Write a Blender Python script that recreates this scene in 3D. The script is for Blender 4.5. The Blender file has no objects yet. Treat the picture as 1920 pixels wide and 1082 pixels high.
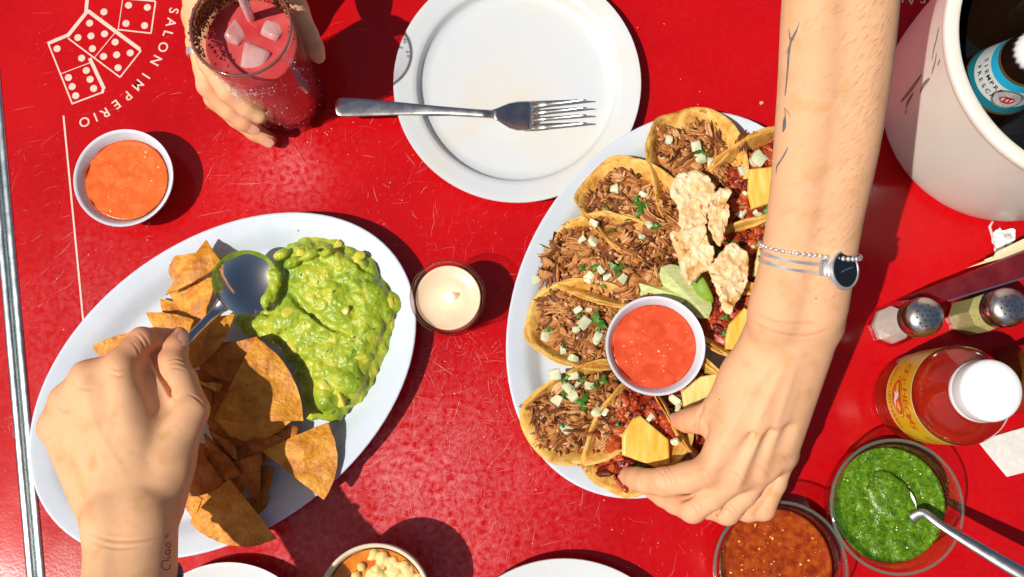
import bpy, math, random
import numpy as np
from mathutils import Vector, Matrix, noise
from mathutils.bvhtree import BVHTree

R = math.radians
sc = bpy.context.scene
col = sc.collection
# ------------------------------------------------------------------ camera (all lengths below in centimetres, built at 0.01)
CAM_H, FPX, TILT = 75.0, 1840.0, math.atan(249 / 1840.0)
cam_d = bpy.data.cameras.new('camera'); cam = bpy.data.objects.new('camera', cam_d); col.objects.link(cam)
cam_d.sensor_width = 36.0; cam_d.lens = FPX / 1920 * 36.0
cam_d.clip_start = 0.01; cam_d.clip_end = 500
cam.location = (0, 0, CAM_H * 0.01); cam.rotation_euler = (TILT, 0, 0)
sc.camera = cam
# ------------------------------------------------------------------ sky and sun
SUN_TO = Vector((-0.53, -0.25, 1.0)).normalized()
w = bpy.data.worlds.new('World'); sc.world = w; w.use_nodes = True
nt = w.node_tree; bg = nt.nodes['Background']
sky = nt.nodes.new('ShaderNodeTexSky'); sky.sky_type = 'NISHITA'; sky.sun_disc = False
sky.air_density = 0.8; sky.dust_density = 2.5; sky.ozone_density = 0.6
sky.sun_elevation = math.asin(SUN_TO.z); sky.sun_rotation = math.atan2(SUN_TO.x, SUN_TO.y)
nt.links.new(sky.outputs[0], bg.inputs[0]); bg.inputs[1].default_value = 0.066
sl = bpy.data.lights.new('sun', 'SUN'); sun = bpy.data.objects.new('sun', sl); col.objects.link(sun)
sl.energy = 4.6; sl.angle = R(0.55); sl.color = (1.0, 0.95, 0.87)
sun.rotation_euler = (-SUN_TO).to_track_quat('-Z', 'Y').to_euler()
sun.location = SUN_TO * 3
sc.view_settings.view_transform = 'Standard'; sc.view_settings.look = 'None'
sc.view_settings.gamma = 1.0; sc.view_settings.exposure = -0.15
sc.cycles.use_denoising = True
sc.cycles.sample_clamp_indirect = 4.0
sc.cycles.max_bounces = 14; sc.cycles.transmission_bounces = 12; sc.cycles.transparent_max_bounces = 16

# ------------------------------------------------------------------ helpers: places
CT, ST = math.cos(TILT), math.sin(TILT)
def G(u, v, h=0.0):
    """the place (cm) at height h that lies in the direction of a spot of the frame"""
    x, y, z = u - 960.0, -(v - 541.0), -FPX
    y, z = y * CT - z * ST, y * ST + z * CT
    t = (CAM_H - h) / -z
    return np.array([x * t, y * t, h], float)
def ppc(h): return FPX / (CAM_H - h) * 1.0
def rs(seed): return random.Random(seed)
def nz(p, s=1.0): return noise.noise(Vector((p[0] * s, p[1] * s, p[2] * s)))
def fbm(p, s=1.0, o=3):
    a, t = 1.0, 0.0
    for i in range(o):
        t += a * noise.noise(Vector((p[0] * s + 7.1 * i, p[1] * s, p[2] * s))); s *= 2; a *= 0.5
    return t
def unit(v): v = np.asarray(v, float); return v / max(1e-9, np.linalg.norm(v))
def catmull(pts, m=6):
    p = [np.asarray(q, float) for q in pts]; out = []
    for i in range(len(p) - 1):
        p0, p1, p2, p3 = p[max(i - 1, 0)], p[i], p[i + 1], p[min(i + 2, len(p) - 1)]
        for k in range(m):
            t = k / m
            out.append(0.5 * (2 * p1 + (p2 - p0) * t + (2 * p0 - 5 * p1 + 4 * p2 - p3) * t * t + (3 * p1 - p0 - 3 * p2 + p3) * t ** 3))
    out.append(p[-1]); return out

# ------------------------------------------------------------------ helpers: objects
ORG = {}
def thing(name, label, cat, base, group=None):
    o = bpy.data.objects.new(name, None); col.objects.link(o)
    o.location = Vector(np.asarray(base, float) * 0.01); o.empty_display_size = 0.01
    o['label'] = label; o['category'] = cat
    if group: o['group'] = group
    ORG[o.name] = [float(c) for c in base]
    return o
def mesh(name, V, F, m, parent=None, smooth=True, kind=None, base=None, label=None, cat=None, group=None, attrs=None, sharp=None):
    V = np.asarray(V, float)
    org = np.array(ORG[parent.name]) if parent is not None else (np.asarray(base, float) if base is not None else np.array([V[:, 0].mean(), V[:, 1].mean(), V[:, 2].min()]))
    me = bpy.data.meshes.new(name)
    me.from_pydata(((V - org) * 0.01).tolist(), [], [tuple(int(i) for i in f) for f in F] if not isinstance(F, np.ndarray) else F.tolist())
    me.polygons.foreach_set('use_smooth', [smooth] * len(me.polygons))
    if smooth and sharp: me.set_sharp_from_angle(angle=R(sharp))
    for k, a in (attrs or {}).items():
        at = me.attributes.new(k, 'FLOAT', 'POINT'); at.data.foreach_set('value', np.asarray(a, np.float32))
    me.materials.append(m); me.update()
    o = bpy.data.objects.new(name, me); col.objects.link(o)
    if parent is not None:
        o.parent = parent
        ORG[o.name] = [float(c) for c in org]
    else:
        o.location = Vector(org * 0.01); ORG[o.name] = [float(c) for c in org]
    if kind: o['kind'] = kind
    if label: o['label'] = label
    if cat: o['category'] = cat
    if group: o['group'] = group
    return o
class MB:
    def __init__(s): s.V = []; s.F = []; s.A = []; s.n = 0
    def add(s, V, F, a=0.0):
        V = np.asarray(V, float); s.V.append(V)
        s.F.extend([tuple(int(i) + s.n for i in f) for f in F]); s.n += len(V)
        s.A.append(np.full(len(V), a)); return s
    def build(s, name, m, parent=None, **k):
        return mesh(name, np.concatenate(s.V), s.F, m, parent, attrs={'rnd': np.concatenate(s.A)}, **k)

# ------------------------------------------------------------------ helpers: shapes (return V, F)
def lathe(prof, c, n=64, a=None, b=None, rot=0.0, top=None):
    """turned about a vertical axis at c=(x,y,z0); with a,b the profile gives distances inward from an oval a x b"""
    V, F, rings = [], [], []
    cr, sr = math.cos(rot), math.sin(rot)
    for (r, z) in prof:
        if a is None and r < 1e-6:
            rings.append([len(V)]); V.append((c[0], c[1], c[2] + z)); continue
        ring = []
        for i in range(n):
            t = 2 * math.pi * i / n
            if a is None: x, y = r * math.cos(t), r * math.sin(t)
            else: x, y = max(a - r, 0.02 * a) * math.cos(t), max(b - r, 0.02 * b) * math.sin(t)
            ring.append(len(V)); V.append((c[0] + x * cr - y * sr, c[1] + x * sr + y * cr, c[2] + z))
        rings.append(ring)
    for p, q in zip(rings[:-1], rings[1:]):
        if len(p) == 1 and len(q) == 1: continue
        for i in range(n):
            j = (i + 1) % n
            if len(p) == 1: F.append((p[0], q[j], q[i]))
            elif len(q) == 1: F.append((p[i], p[j], q[0]))
            else: F.append((p[i], p[j], q[j], q[i]))
    if len(rings[0]) > 1: F.append(tuple(rings[0][::-1]))
    if len(rings[-1]) > 1: F.append(tuple(rings[-1]))
    return np.array(V), F
def aim(V, c, axis, roll=None):
    """turn a vertical-axis shape standing at c so that its axis points along axis"""
    q = Vector((0, 0, 1)).rotation_difference(Vector(axis).normalized()).to_matrix()
    if roll: q = q @ Matrix.Rotation(roll, 3, 'Z')
    return (np.asarray(V) - np.asarray(c)) @ np.array(q).T + np.asarray(c)
def loft(secs, cap=True):
    n = len(secs[0]); V = np.concatenate([np.asarray(s, float) for s in secs]); F = []
    for k in range(len(secs) - 1):
        for i in range(n):
            j = (i + 1) % n
            F.append((k * n + i, k * n + j, (k + 1) * n + j, (k + 1) * n + i))
    if cap:
        F.append(tuple(range(n))[::-1]); F.append(tuple((len(secs) - 1) * n + i for i in range(n)))
    return V, F
def tube(pts, rad, n=8, up=(0, 0, 1), flat=1.0):
    pts = [np.asarray(p, float) for p in pts]; secs = []
    for i, p in enumerate(pts):
        d = unit(pts[min(i + 1, len(pts) - 1)] - pts[max(i - 1, 0)])
        s = np.cross(d, up); s = unit(s) if np.linalg.norm(s) > 1e-4 else np.array([1., 0, 0])
        t = np.cross(s, d); r = rad[i] if hasattr(rad, '__len__') else rad
        secs.append([p + s * r * math.cos(2 * math.pi * k / n) + t * r * flat * math.sin(2 * math.pi * k / n) for k in range(n)])
    return loft(secs)
def slab(outline, thick, bump=None, rings=6, edge=0.35, up=(0, 0, 1), dome=0.0):
    """a rounded slice on a closed outline of world points: the outline is its mid line"""
    P = np.asarray(outline, float); n = len(P); c = P.mean(0); up = unit(up)
    V, F = [], []
    sc_ = [0.0] + [math.sin(0.5 * math.pi * (k / rings)) for k in range(1, rings + 1)]
    top, bot = [], []
    for side, lst in ((1, top), (-1, bot)):
        for f in sc_:
            e = 1 - max(0, (f - (1 - edge)) / edge) ** 2.2 if f < 1 else 0.0
            hh = thick * 0.5 * max(e, 0.0) + dome * (1 - f * f) * (1 if side > 0 else 0.2)
            if f == 0:
                lst.append([len(V)]); q = c + up * side * hh
                V.append(q)
            else:
                r = []
                for i in range(n):
                    q = c + (P[i] - c) * f
                    r.append(len(V)); V.append(q + up * side * hh)
                lst.append(r)
    V = np.array(V)
    if bump is not None:
        for i in range(len(V)): V[i] += up * bump(V[i])
    for side, lst in ((1, top), (-1, bot)):
        for p, q in zip(lst[:-1], lst[1:]):
            for i in range(n):
                j = (i + 1) % n
                f = (p[0], q[i], q[j]) if len(p) == 1 else (p[i], q[i], q[j], p[j])
                F.append(f if side > 0 else f[::-1])
    for i in range(n):
        j = (i + 1) % n
        F.append((top[-1][j], top[-1][i], bot[-1][i], bot[-1][j]))
    a = sum(P[i][0] * P[(i + 1) % n][1] - P[(i + 1) % n][0] * P[i][1] for i in range(n))
    if a < 0: F = [f[::-1] for f in F]
    return V, F
def smooth_outline(pts, m=5):
    p = [np.asarray(q, float) for q in pts]; n = len(p); out = []
    for i in range(n):
        p0, p1, p2, p3 = p[i - 1], p[i], p[(i + 1) % n], p[(i + 2) % n]
        for k in range(m):
            t = k / m
            out.append(0.5 * (2 * p1 + (p2 - p0) * t + (2 * p0 - 5 * p1 + 4 * p2 - p3) * t * t + (3 * p1 - p0 - 3 * p2 + p3) * t ** 3))
    return out
def nugget(c, s, g, sub=3, rough=0.12, box=0.75):
    """a cut lump: a squared-off rounded body, turned at random"""
    V, F, n = [], [], sub
    idx = {}
    def vid(p):
        k = tuple(round(x, 4) for x in p)
        if k not in idx: idx[k] = len(V); V.append(p)
        return idx[k]
    for ax in range(3):
        for sg in (-1, 1):
            for i in range(n):
                for j in range(n):
                    q = []
                    for (a, b) in ((i, j), (i + 1, j), (i + 1, j + 1), (i, j + 1)):
                        p = [0, 0, 0]; p[ax] = sg; p[(ax + 1) % 3] = -1 + 2 * a / n; p[(ax + 2) % 3] = -1 + 2 * b / n
                        q.append(vid(tuple(p)))
                    F.append(tuple(q) if sg > 0 else tuple(q[::-1]))
    V = np.array(V, float)
    sph = V / np.linalg.norm(V, axis=1)[:, None]
    V = V * box + sph * (1 - box) * 1.1
    off = g.uniform(0, 99)
    V = V * (1 + rough * np.array([nz(v + off, 1.1) for v in V])[:, None])
    V[:, 0] *= 1 + 0.22 * V[:, 2] * g.uniform(-1, 1); V[:, 1] *= 1 + 0.22 * V[:, 0] * g.uniform(-1, 1)
    V = V * np.array(s) * 0.5
    m = np.array(Matrix.Rotation(g.uniform(-0.5, 0.5), 3, 'X') @ Matrix.Rotation(g.uniform(-0.5, 0.5), 3, 'Y') @ Matrix.Rotation(g.uniform(0, 6.28), 3, 'Z'))
    return V @ m.T + np.asarray(c), F
def sphere(c, r, n=10, m=6):
    rr = np.broadcast_to(np.asarray(r, float), (3,))
    V, F = lathe([(math.sin(math.pi * k / m), -math.cos(math.pi * k / m)) if 0 < k < m else (0, -1 if k == 0 else 1) for k in range(m + 1)], (0, 0, 0), n)
    return V * rr + np.asarray(c), F
def boxq(p, q, up, wd, ht):
    """a bar of width wd and height ht from p to q (top faces up)"""
    p, q = np.asarray(p, float), np.asarray(q, float); s = unit(np.cross(unit(q - p), up)) * wd / 2; u = unit(up) * ht
    V = np.array([p - s, p + s, q + s, q - s, p - s + u, p + s + u, q + s + u, q - s + u])
    return V, [(0, 3, 2, 1), (4, 5, 6, 7), (0, 1, 5, 4), (1, 2, 6, 5), (2, 3, 7, 6), (3, 0, 4, 7)]

# ------------------------------------------------------------------ helpers: soft bodies from a distance field
class Field:
    def __init__(s, lo, hi, res):
        s.lo = np.array(lo, float); s.res = res
        s.n = [int(math.ceil((hi[i] - lo[i]) / res)) + 1 for i in range(3)]
        s.D = np.full(s.n, 2.0, np.float32)
    def win(s, lo, hi):
        a = [max(0, int((lo[i] - s.lo[i]) / s.res)) for i in range(3)]
        b = [min(s.n[i], int((hi[i] - s.lo[i]) / s.res) + 2) for i in range(3)]
        if any(b[i] <= a[i] for i in range(3)): return None
        sl_ = tuple(slice(a[i], b[i]) for i in range(3))
        ax = [(s.lo[i] + s.res * np.arange(a[i], b[i])).astype(np.float32) for i in range(3)]
        return sl_, ax[0][:, None, None], ax[1][None, :, None], ax[2][None, None, :]
    def put(s, sl_, d, k, cut=False):
        D = s.D[sl_]
        if cut:
            h = np.maximum(k - np.abs(D + d), 0) / k; s.D[sl_] = np.maximum(D, -d) + h * h * k * 0.25
        else:
            h = np.maximum(k - np.abs(D - d), 0) / k; s.D[sl_] = np.minimum(D, d) - h * h * k * 0.25
    def cone(s, a, b, ra, rb, k=0.4, cut=False, sq=None):
        a, b = np.asarray(a, float), np.asarray(b, float); m = max(ra, rb) + k + 3 * s.res
        wv = s.win(np.minimum(a, b) - m, np.maximum(a, b) + m)
        if wv is None: return
        sl_, X, Y, Z = wv; ab = b - a; L = float(ab @ ab) + 1e-9
        t = np.clip(((X - a[0]) * ab[0] + (Y - a[1]) * ab[1] + (Z - a[2]) * ab[2]) / L, 0, 1)
        d = np.sqrt((X - a[0] - t * ab[0]) ** 2 + (Y - a[1] - t * ab[1]) ** 2 + (Z - a[2] - t * ab[2]) ** 2) - (ra + (rb - ra) * t)
        s.put(sl_, d.astype(np.float32), k, cut)
    def chain(s, pts, k=0.3):
        for (a, ra), (b, rb) in zip(pts[:-1], pts[1:]): s.cone(a, b, ra, rb, k)
    def ell(s, c, r, k=0.3, rot=None, cut=False):
        c = np.asarray(c, float); r = np.asarray(r, float); m = r.max() + k + 3 * s.res
        wv = s.win(c - m, c + m)
        if wv is None: return
        sl_, X, Y, Z = wv; x, y, z = X - c[0], Y - c[1], Z - c[2]
        if rot is not None:
            q = np.array(rot).T
            x, y, z = q[0, 0] * x + q[0, 1] * y + q[0, 2] * z, q[1, 0] * x + q[1, 1] * y + q[1, 2] * z, q[2, 0] * x + q[2, 1] * y + q[2, 2] * z
        e = np.sqrt((x / r[0]) ** 2 + (y / r[1]) ** 2 + (z / r[2]) ** 2)
        s.put(sl_, ((e - 1) * r.min()).astype(np.float32), k, cut)
    def mesh(s, smooth=2):
        D = s.D; S = D < 0; nx, ny, nzz = D.shape
        c = np.zeros((nx - 1, ny - 1, nzz - 1), np.int8)
        for i in (0, 1):
            for j in (0, 1):
                for k in (0, 1): c += S[i:nx - 1 + i, j:ny - 1 + j, k:nzz - 1 + k]
        mask = (c > 0) & (c < 8); I = np.argwhere(mask)
        idx = np.full(mask.shape, -1, np.int32); idx[mask] = np.arange(len(I))
        P = np.zeros((len(I), 3)); C = np.zeros(len(I))
        for ax in range(3):
            o1, o2 = (ax + 1) % 3, (ax + 2) % 3
            for i in (0, 1):
                for j in (0, 1):
                    a = np.zeros(3, int); a[o1] = i; a[o2] = j; b = a.copy(); b[ax] = 1
                    A, B = I + a, I + b
                    d0, d1 = D[A[:, 0], A[:, 1], A[:, 2]], D[B[:, 0], B[:, 1], B[:, 2]]
                    cr = (d0 < 0) != (d1 < 0); t = np.where(cr, d0 / np.where(cr, d0 - d1, 1), 0)
                    q = np.tile(a.astype(float), (len(I), 1)); q[:, ax] = t
                    P += q * cr[:, None]; C += cr
        V = s.lo + (I + P / C[:, None]) * s.res
        Q = []
        for ax in range(3):
            o1, o2 = (ax + 1) % 3, (ax + 2) % 3
            s0 = np.take(S, range(S.shape[ax] - 1), ax); s1 = np.take(S, range(1, S.shape[ax]), ax)
            E = np.argwhere(s0 != s1)
            E = E[(E[:, o1] > 0) & (E[:, o2] > 0) & (E[:, o1] < D.shape[o1] - 1) & (E[:, o2] < D.shape[o2] - 1)]
            ins = S[E[:, 0], E[:, 1], E[:, 2]]
            def cell(i, j):
                a = E.copy(); a[:, o1] -= i; a[:, o2] -= j
                return idx[a[:, 0], a[:, 1], a[:, 2]]
            q = np.stack([cell(1, 1), cell(0, 1), cell(0, 0), cell(1, 0)], 1)
            q[~ins] = q[~ins][:, ::-1]; Q.append(q)
        Q = np.concatenate(Q)
        for _ in range(smooth):
            acc = np.zeros_like(V); cnt = np.zeros(len(V))
            for i in range(4):
                a, b = Q[:, i], Q[:, (i + 1) % 4]
                for k in range(3):
                    acc[:, k] += np.bincount(a, V[b, k], len(V)) + np.bincount(b, V[a, k], len(V))
                cnt += np.bincount(a, minlength=len(V)) + np.bincount(b, minlength=len(V))
            V = V * 0.4 + 0.6 * acc / np.maximum(cnt, 1)[:, None]
        return V, Q

# ------------------------------------------------------------------ helpers: materials
def S_(r, g, b):
    f = lambda c: (c / 255 / 12.92) if c / 255 <= 0.04045 else ((c / 255 + 0.055) / 1.055) ** 2.4
    return (f(r), f(g), f(b), 1)
def lin(c): return tuple(c) if len(c) == 4 else tuple(c) + (1,)
def M(name, ramp, src='noise', scale=1.0, detail=4.0, dist=0.0, rough=0.5, rough2=None, bump=0.0, bscale=4.0, bdetail=4.0, sss=0.0, sssr=(1, .3, .15), ssss=0.2,
      trans=0.0, ior=1.45, metal=0.0, coat=0.0, spec=0.5, stretch=(1, 1, 1), tint=None, speck=None):
    """procedural Principled material; scales are in features per centimetre, ramp is [(pos, colour), ...]"""
    m = bpy.data.materials.new(name); m.use_nodes = True; t = m.node_tree; N, L = t.nodes, t.links
    b = N['Principled BSDF']
    if isinstance(ramp, tuple): ramp = [(0, ramp), (1, ramp)]
    tc = N.new('ShaderNodeTexCoord'); oi = N.new('ShaderNodeObjectInfo')
    ad = N.new('ShaderNodeVectorMath'); ad.operation = 'ADD'; L.new(tc.outputs['Object'], ad.inputs[0])
    mu = N.new('ShaderNodeVectorMath'); mu.operation = 'SCALE'; mu.inputs[0].default_value = (3.1, 1.7, 2.3); L.new(oi.outputs['Random'], mu.inputs['Scale'])
    L.new(mu.outputs[0], ad.inputs[1])
    mp = N.new('ShaderNodeMapping'); mp.inputs['Scale'].default_value = stretch; L.new(ad.outputs[0], mp.inputs[0])
    def noi(s, d, di=0.0):
        n = N.new('ShaderNodeTexNoise'); n.inputs['Scale'].default_value = s * 100; n.inputs['Detail'].default_value = d
        n.inputs['Distortion'].default_value = di; L.new(mp.outputs[0], n.inputs['Vector']); return n
    if src == 'attr':
        a = N.new('ShaderNodeAttribute'); a.attribute_name = 'rnd'
        n = noi(scale, detail, dist); mx = N.new('ShaderNodeMath'); mx.operation = 'MULTIPLY_ADD'
        L.new(n.outputs[0], mx.inputs[0]); mx.inputs[1].default_value = 0.7; 
        m2 = N.new('ShaderNodeMath'); m2.operation = 'SUBTRACT'; L.new(a.outputs['Fac'], m2.inputs[0]); m2.inputs[1].default_value = 0.35
        L.new(m2.outputs[0], mx.inputs[2]); fac = mx.outputs[0]
    else:
        fac = noi(scale, detail, dist).outputs[0]
    cr = N.new('ShaderNodeValToRGB'); e = cr.color_ramp.elements
    while len(e) < len(ramp): e.new(0.5)
    for i, (p, c) in enumerate(ramp): e[i].position = p; e[i].color = lin(c)
    L.new(fac, cr.inputs[0]); out = cr.outputs[0]
    def mixc(a_, fac_, c_):
        x = N.new('ShaderNodeMix'); x.data_type = 'RGBA'; L.new(fac_, x.inputs[0]); L.new(a_, x.inputs[6]); x.inputs[7].default_value = lin(c_); return x.outputs[2]
    if tint is not None:
        a = N.new('ShaderNodeAttribute'); a.attribute_name = 'tint'; out = mixc(out, a.outputs['Fac'], tint)
    if speck is not None:
        c_, s_, th = speck
        n = noi(s_, 2.0); g = N.new('ShaderNodeMapRange'); g.inputs[1].default_value = th; g.inputs[2].default_value = th + 0.04; L.new(n.outputs[0], g.inputs[0])
        out = mixc(out, g.outputs[0], c_)
    L.new(out, b.inputs['Base Color'])
    b.inputs['Roughness'].default_value = rough
    if rough2 is not None:
        n = noi(scale * 1.7, 5); g = N.new('ShaderNodeMapRange'); g.inputs[1].default_value = 0.35; g.inputs[2].default_value = 0.7
        g.inputs[3].default_value = rough; g.inputs[4].default_value = rough2; L.new(n.outputs[0], g.inputs[0]); L.new(g.outputs[0], b.inputs['Roughness'])
    b.inputs['Metallic'].default_value = metal; b.inputs['Transmission Weight'].default_value = trans
    b.inputs['IOR'].default_value = ior; b.inputs['Coat Weight'].default_value = coat; b.inputs['Specular IOR Level'].default_value = spec
    b.inputs['Coat Roughness'].default_value = 0.1
    if sss:
        b.inputs['Subsurface Weight'].default_value = sss; b.inputs['Subsurface Radius'].default_value = sssr; b.inputs['Subsurface Scale'].default_value = ssss * 0.01
    if bump:
        n = noi(bscale, bdetail); bp = N.new('ShaderNodeBump'); bp.inputs['Strength'].default_value = 1.0; bp.inputs['Distance'].default_value = bump * 0.01
        L.new(n.outputs[0], bp.inputs['Height']); L.new(bp.outputs[0], b.inputs['Normal'])
    return m
def glass_mat(name, tint=(1, 1, 1), rough=0.0, ior=1.5, frost=None):
    """thin clear glass: see-through with a real Fresnel reflection"""
    m = bpy.data.materials.new(name); m.use_nodes = True; t = m.node_tree; N, L = t.nodes, t.links
    N.remove(N['Principled BSDF']); o = N['Material Output']
    tr = N.new('ShaderNodeBsdfTransparent'); tr.inputs[0].default_value = lin(tint)
    gl = N.new('ShaderNodeBsdfGlossy'); gl.inputs['Roughness'].default_value = rough
    lw = N.new('ShaderNodeLayerWeight'); lw.inputs[0].default_value = 0.5
    pw = N.new('ShaderNodeMath'); pw.operation = 'POWER'; L.new(lw.outputs['Facing'], pw.inputs[0]); pw.inputs[1].default_value = 4.0
    fr = N.new('ShaderNodeMath'); fr.operation = 'MULTIPLY_ADD'; L.new(pw.outputs[0], fr.inputs[0]); fr.inputs[1].default_value = 0.8; fr.inputs[2].default_value = 0.035
    mx = N.new('ShaderNodeMixShader'); L.new(fr.outputs[0], mx.inputs[0]); L.new(tr.outputs[0], mx.inputs[1]); L.new(gl.outputs[0], mx.inputs[2])
    L.new(mx.outputs[0], o.inputs[0])
    n = N.new('ShaderNodeTexNoise'); n.inputs['Scale'].default_value = 60; n.inputs['Detail'].default_value = 2
    tc = N.new('ShaderNodeTexCoord'); L.new(tc.outputs['Object'], n.inputs['Vector'])
    bp = N.new('ShaderNodeBump'); bp.inputs['Distance'].default_value = 0.0006; L.new(n.outputs[0], bp.inputs['Height']); L.new(bp.outputs[0], gl.inputs['Normal'])
    return m

MAT = {}
MAT['white_ware'] = M('white_melamine', [(0.3, (.60, .67, .745)), (0.7, (.635, .705, .78))], scale=0.4, rough=0.22, rough2=0.34)
MAT['plate_ware'] = M('used_white_melamine', [(0.3, (.63, .67, .70)), (0.5, (.66, .68, .68)), (0.66, (.68, .65, .57)), (.8, (.66, .60, .48))], scale=0.16, detail=5, rough=0.25, rough2=0.4)
MAT['ramekin'] = M('white_ramekin_plastic', [(0.3, (.64, .68, .75)), (0.7, (.69, .73, .79))], scale=0.5, rough=0.25)
MAT['steel'] = M('worn_steel', [(0.3, (.68, .65, .60)), (0.75, (.74, .71, .66))], scale=.8, rough=0.22, rough2=0.32, metal=1.0, bump=0.0008, bscale=2)
MAT['chrome'] = M('bright_steel', (.86, .83, .79), rough=0.24, metal=1.0)
MAT['alu'] = M('aluminium_edging', [(0.3, (.56, .63, .63)), (0.6, (.68, .74, .73))], scale=.6, rough=0.24, rough2=0.36, metal=1.0)
MAT['silver'] = M('brushed_silver', (.84, .82, .79), rough=0.30, metal=0.75)
MAT['skin'] = M('skin', [(0.27, (.72, .385, .165)), (0.45, (.84, .475, .25)), (0.6, (.86, .50, .27)), (0.75, (.76, .40, .18))], scale=0.6, detail=8, rough=0.46, rough2=0.6, bump=0.013, bscale=20, bdetail=3, sss=0.08, ssss=0.15, tint=(.64, .21, .105), spec=0.35)
MAT['skin2'] = M('fair_skin', [(0.27, (.70, .375, .17)), (0.45, (.81, .445, .24)), (0.6, (.83, .465, .255)), (0.75, (.74, .39, .185))], scale=0.6, detail=8, rough=0.46, rough2=0.6, bump=0.013, bscale=20, bdetail=3, sss=0.08, ssss=0.15, tint=(.64, .23, .12), spec=0.35)
MAT['nail'] = M('fingernail', (.74, .37, .26), rough=0.25, sss=0.1, coat=0.2)
MAT['ink_red'] = M('red_tattoo_ink', (.30, .03, .02), rough=0.6)
MAT['ink'] = M('grey_tattoo_ink', [(0.3, (.10, .12, .12)), (0.7, (.22, .22, .20))], scale=3, rough=0.6)
MAT['hair'] = M('arm_hair', (.30, .15, .06), rough=0.6)
MAT['print'] = M('cream_print', [(0.3, (.80, .52, .42)), (0.7, (.86, .62, .52))], scale=3, rough=0.4)
MAT['glass'] = glass_mat('clear_glass', (.96, .98, .96))
MAT['glass_green'] = glass_mat('greenish_glass', (.94, .98, .95))

def edge_mat():
    m = glass_mat('thick_green_glass_edge', (.70, .88, .76), rough=.06); N, L = m.node_tree.nodes, m.node_tree.links
    d = N.new('ShaderNodeBsdfTranslucent'); d.inputs[0].default_value = (.62, .80, .68, 1); e = N.new('ShaderNodeBsdfDiffuse'); e.inputs[0].default_value = (.62, .80, .70, 1)
    a = N.new('ShaderNodeMixShader'); a.inputs[0].default_value = .5; L.new(d.outputs[0], a.inputs[1]); L.new(e.outputs[0], a.inputs[2])
    b = N.new('ShaderNodeMixShader'); b.inputs[0].default_value = .16; old = N['Material Output'].inputs[0].links[0].from_socket; L.new(old, b.inputs[1]); L.new(a.outputs[0], b.inputs[2]); L.new(b.outputs[0], N['Material Output'].inputs[0]); return m
MAT['glass_edge'] = edge_mat()
MAT['tumbler'] = glass_mat('tumbler_glass', (.98, .97, .97), rough=0.10)
# ================================================================== ground far below, the tables
mesh('ground', [(-400, -400, -75), (400, -400, -75), (400, 400, -75), (-400, 400, -75)], [(0, 1, 2, 3)],
     M('concrete_paving', [(0.3, (.16, .155, .15)), (0.7, (.24, .235, .225))], scale=0.1, rough=0.9), smooth=False, kind='structure', base=(0, 0, -75))

def table_mat():
    m = bpy.data.materials.new('red_enamel'); m.use_nodes = True; t = m.node_tree; N, L = t.nodes, t.links; b = N['Principled BSDF']
    tc = N.new('ShaderNodeTexCoord')
    def noi(s, d, di=0, st=(1, 1, 1), rot=0):
        mp = N.new('ShaderNodeMapping'); mp.inputs['Scale'].default_value = st; mp.inputs['Rotation'].default_value = (0, 0, rot); L.new(tc.outputs['Object'], mp.inputs[0])
        n = N.new('ShaderNodeTexNoise'); n.inputs['Scale'].default_value = s; n.inputs['Detail'].default_value = d; n.inputs['Distortion'].default_value = di; L.new(mp.outputs[0], n.inputs['Vector']); return n.outputs[0]
    def mr(x, a, b_, c=0, d=1):
        g = N.new('ShaderNodeMapRange'); g.inputs[1].default_value = a; g.inputs[2].default_value = b_; g.inputs[3].default_value = c; g.inputs[4].default_value = d; L.new(x, g.inputs[0]); return g.outputs[0]
    def mth(op, x, y):
        g = N.new('ShaderNodeMath'); g.operation = op
        for i, q in enumerate((x, y)):
            if hasattr(q, 'links'): L.new(q, g.inputs[i])
            else: g.inputs[i].default_value = q
        return g.outputs[0]
    def mix(f, x, c):
        g = N.new('ShaderNodeMix'); g.data_type = 'RGBA'; L.new(f, g.inputs[0])
        if hasattr(x, 'links'): L.new(x, g.inputs[6])
        else: g.inputs[6].default_value = x
        g.inputs[7].default_value = c; return g.outputs[2]
    red = mix(mr(noi(7, 5), .35, .7), (.44, .0015, .004, 1), (.56, .004, .006, 1))
    # scuffed places, together with pinkish glare painted into the base colour
    a = N.new('ShaderNodeAttribute'); a.attribute_name = 'wear_glare'
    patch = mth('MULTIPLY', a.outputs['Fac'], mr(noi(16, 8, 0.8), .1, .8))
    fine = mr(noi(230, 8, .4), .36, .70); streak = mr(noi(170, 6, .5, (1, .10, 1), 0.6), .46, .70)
    scuff_glare = mth('MULTIPLY', patch, mth('ADD', mth('MULTIPLY', fine, .75), mth('MULTIPLY', streak, .16)))
    c1 = mix(mth('MULTIPLY', scuff_glare, .95), red, (.84, .26, .29, 1))
    L.new(c1, b.inputs['Base Color'])
    rg = mth('ADD', mr(noi(25, 6, .5), .3, .75, .10, .17), mth('MULTIPLY', scuff_glare, .25))
    L.new(rg, b.inputs['Roughness'])
    bp = N.new('ShaderNodeBump'); bp.inputs['Distance'].default_value = 0.00004; L.new(noi(420, 4), bp.inputs['Height']); L.new(bp.outputs[0], b.inputs['Normal'])
    b.inputs['Specular IOR Level'].default_value = 0.3
    return m
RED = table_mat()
E0, E1 = G(7, 203), G(86, 1082); ed = unit(E1 - E0); en = np.array([-ed[1], ed[0], 0.0])   # ed runs towards the viewer, en to the right
if en[0] < 0: en = -en
mid = (E0 + E1) / 2
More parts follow.
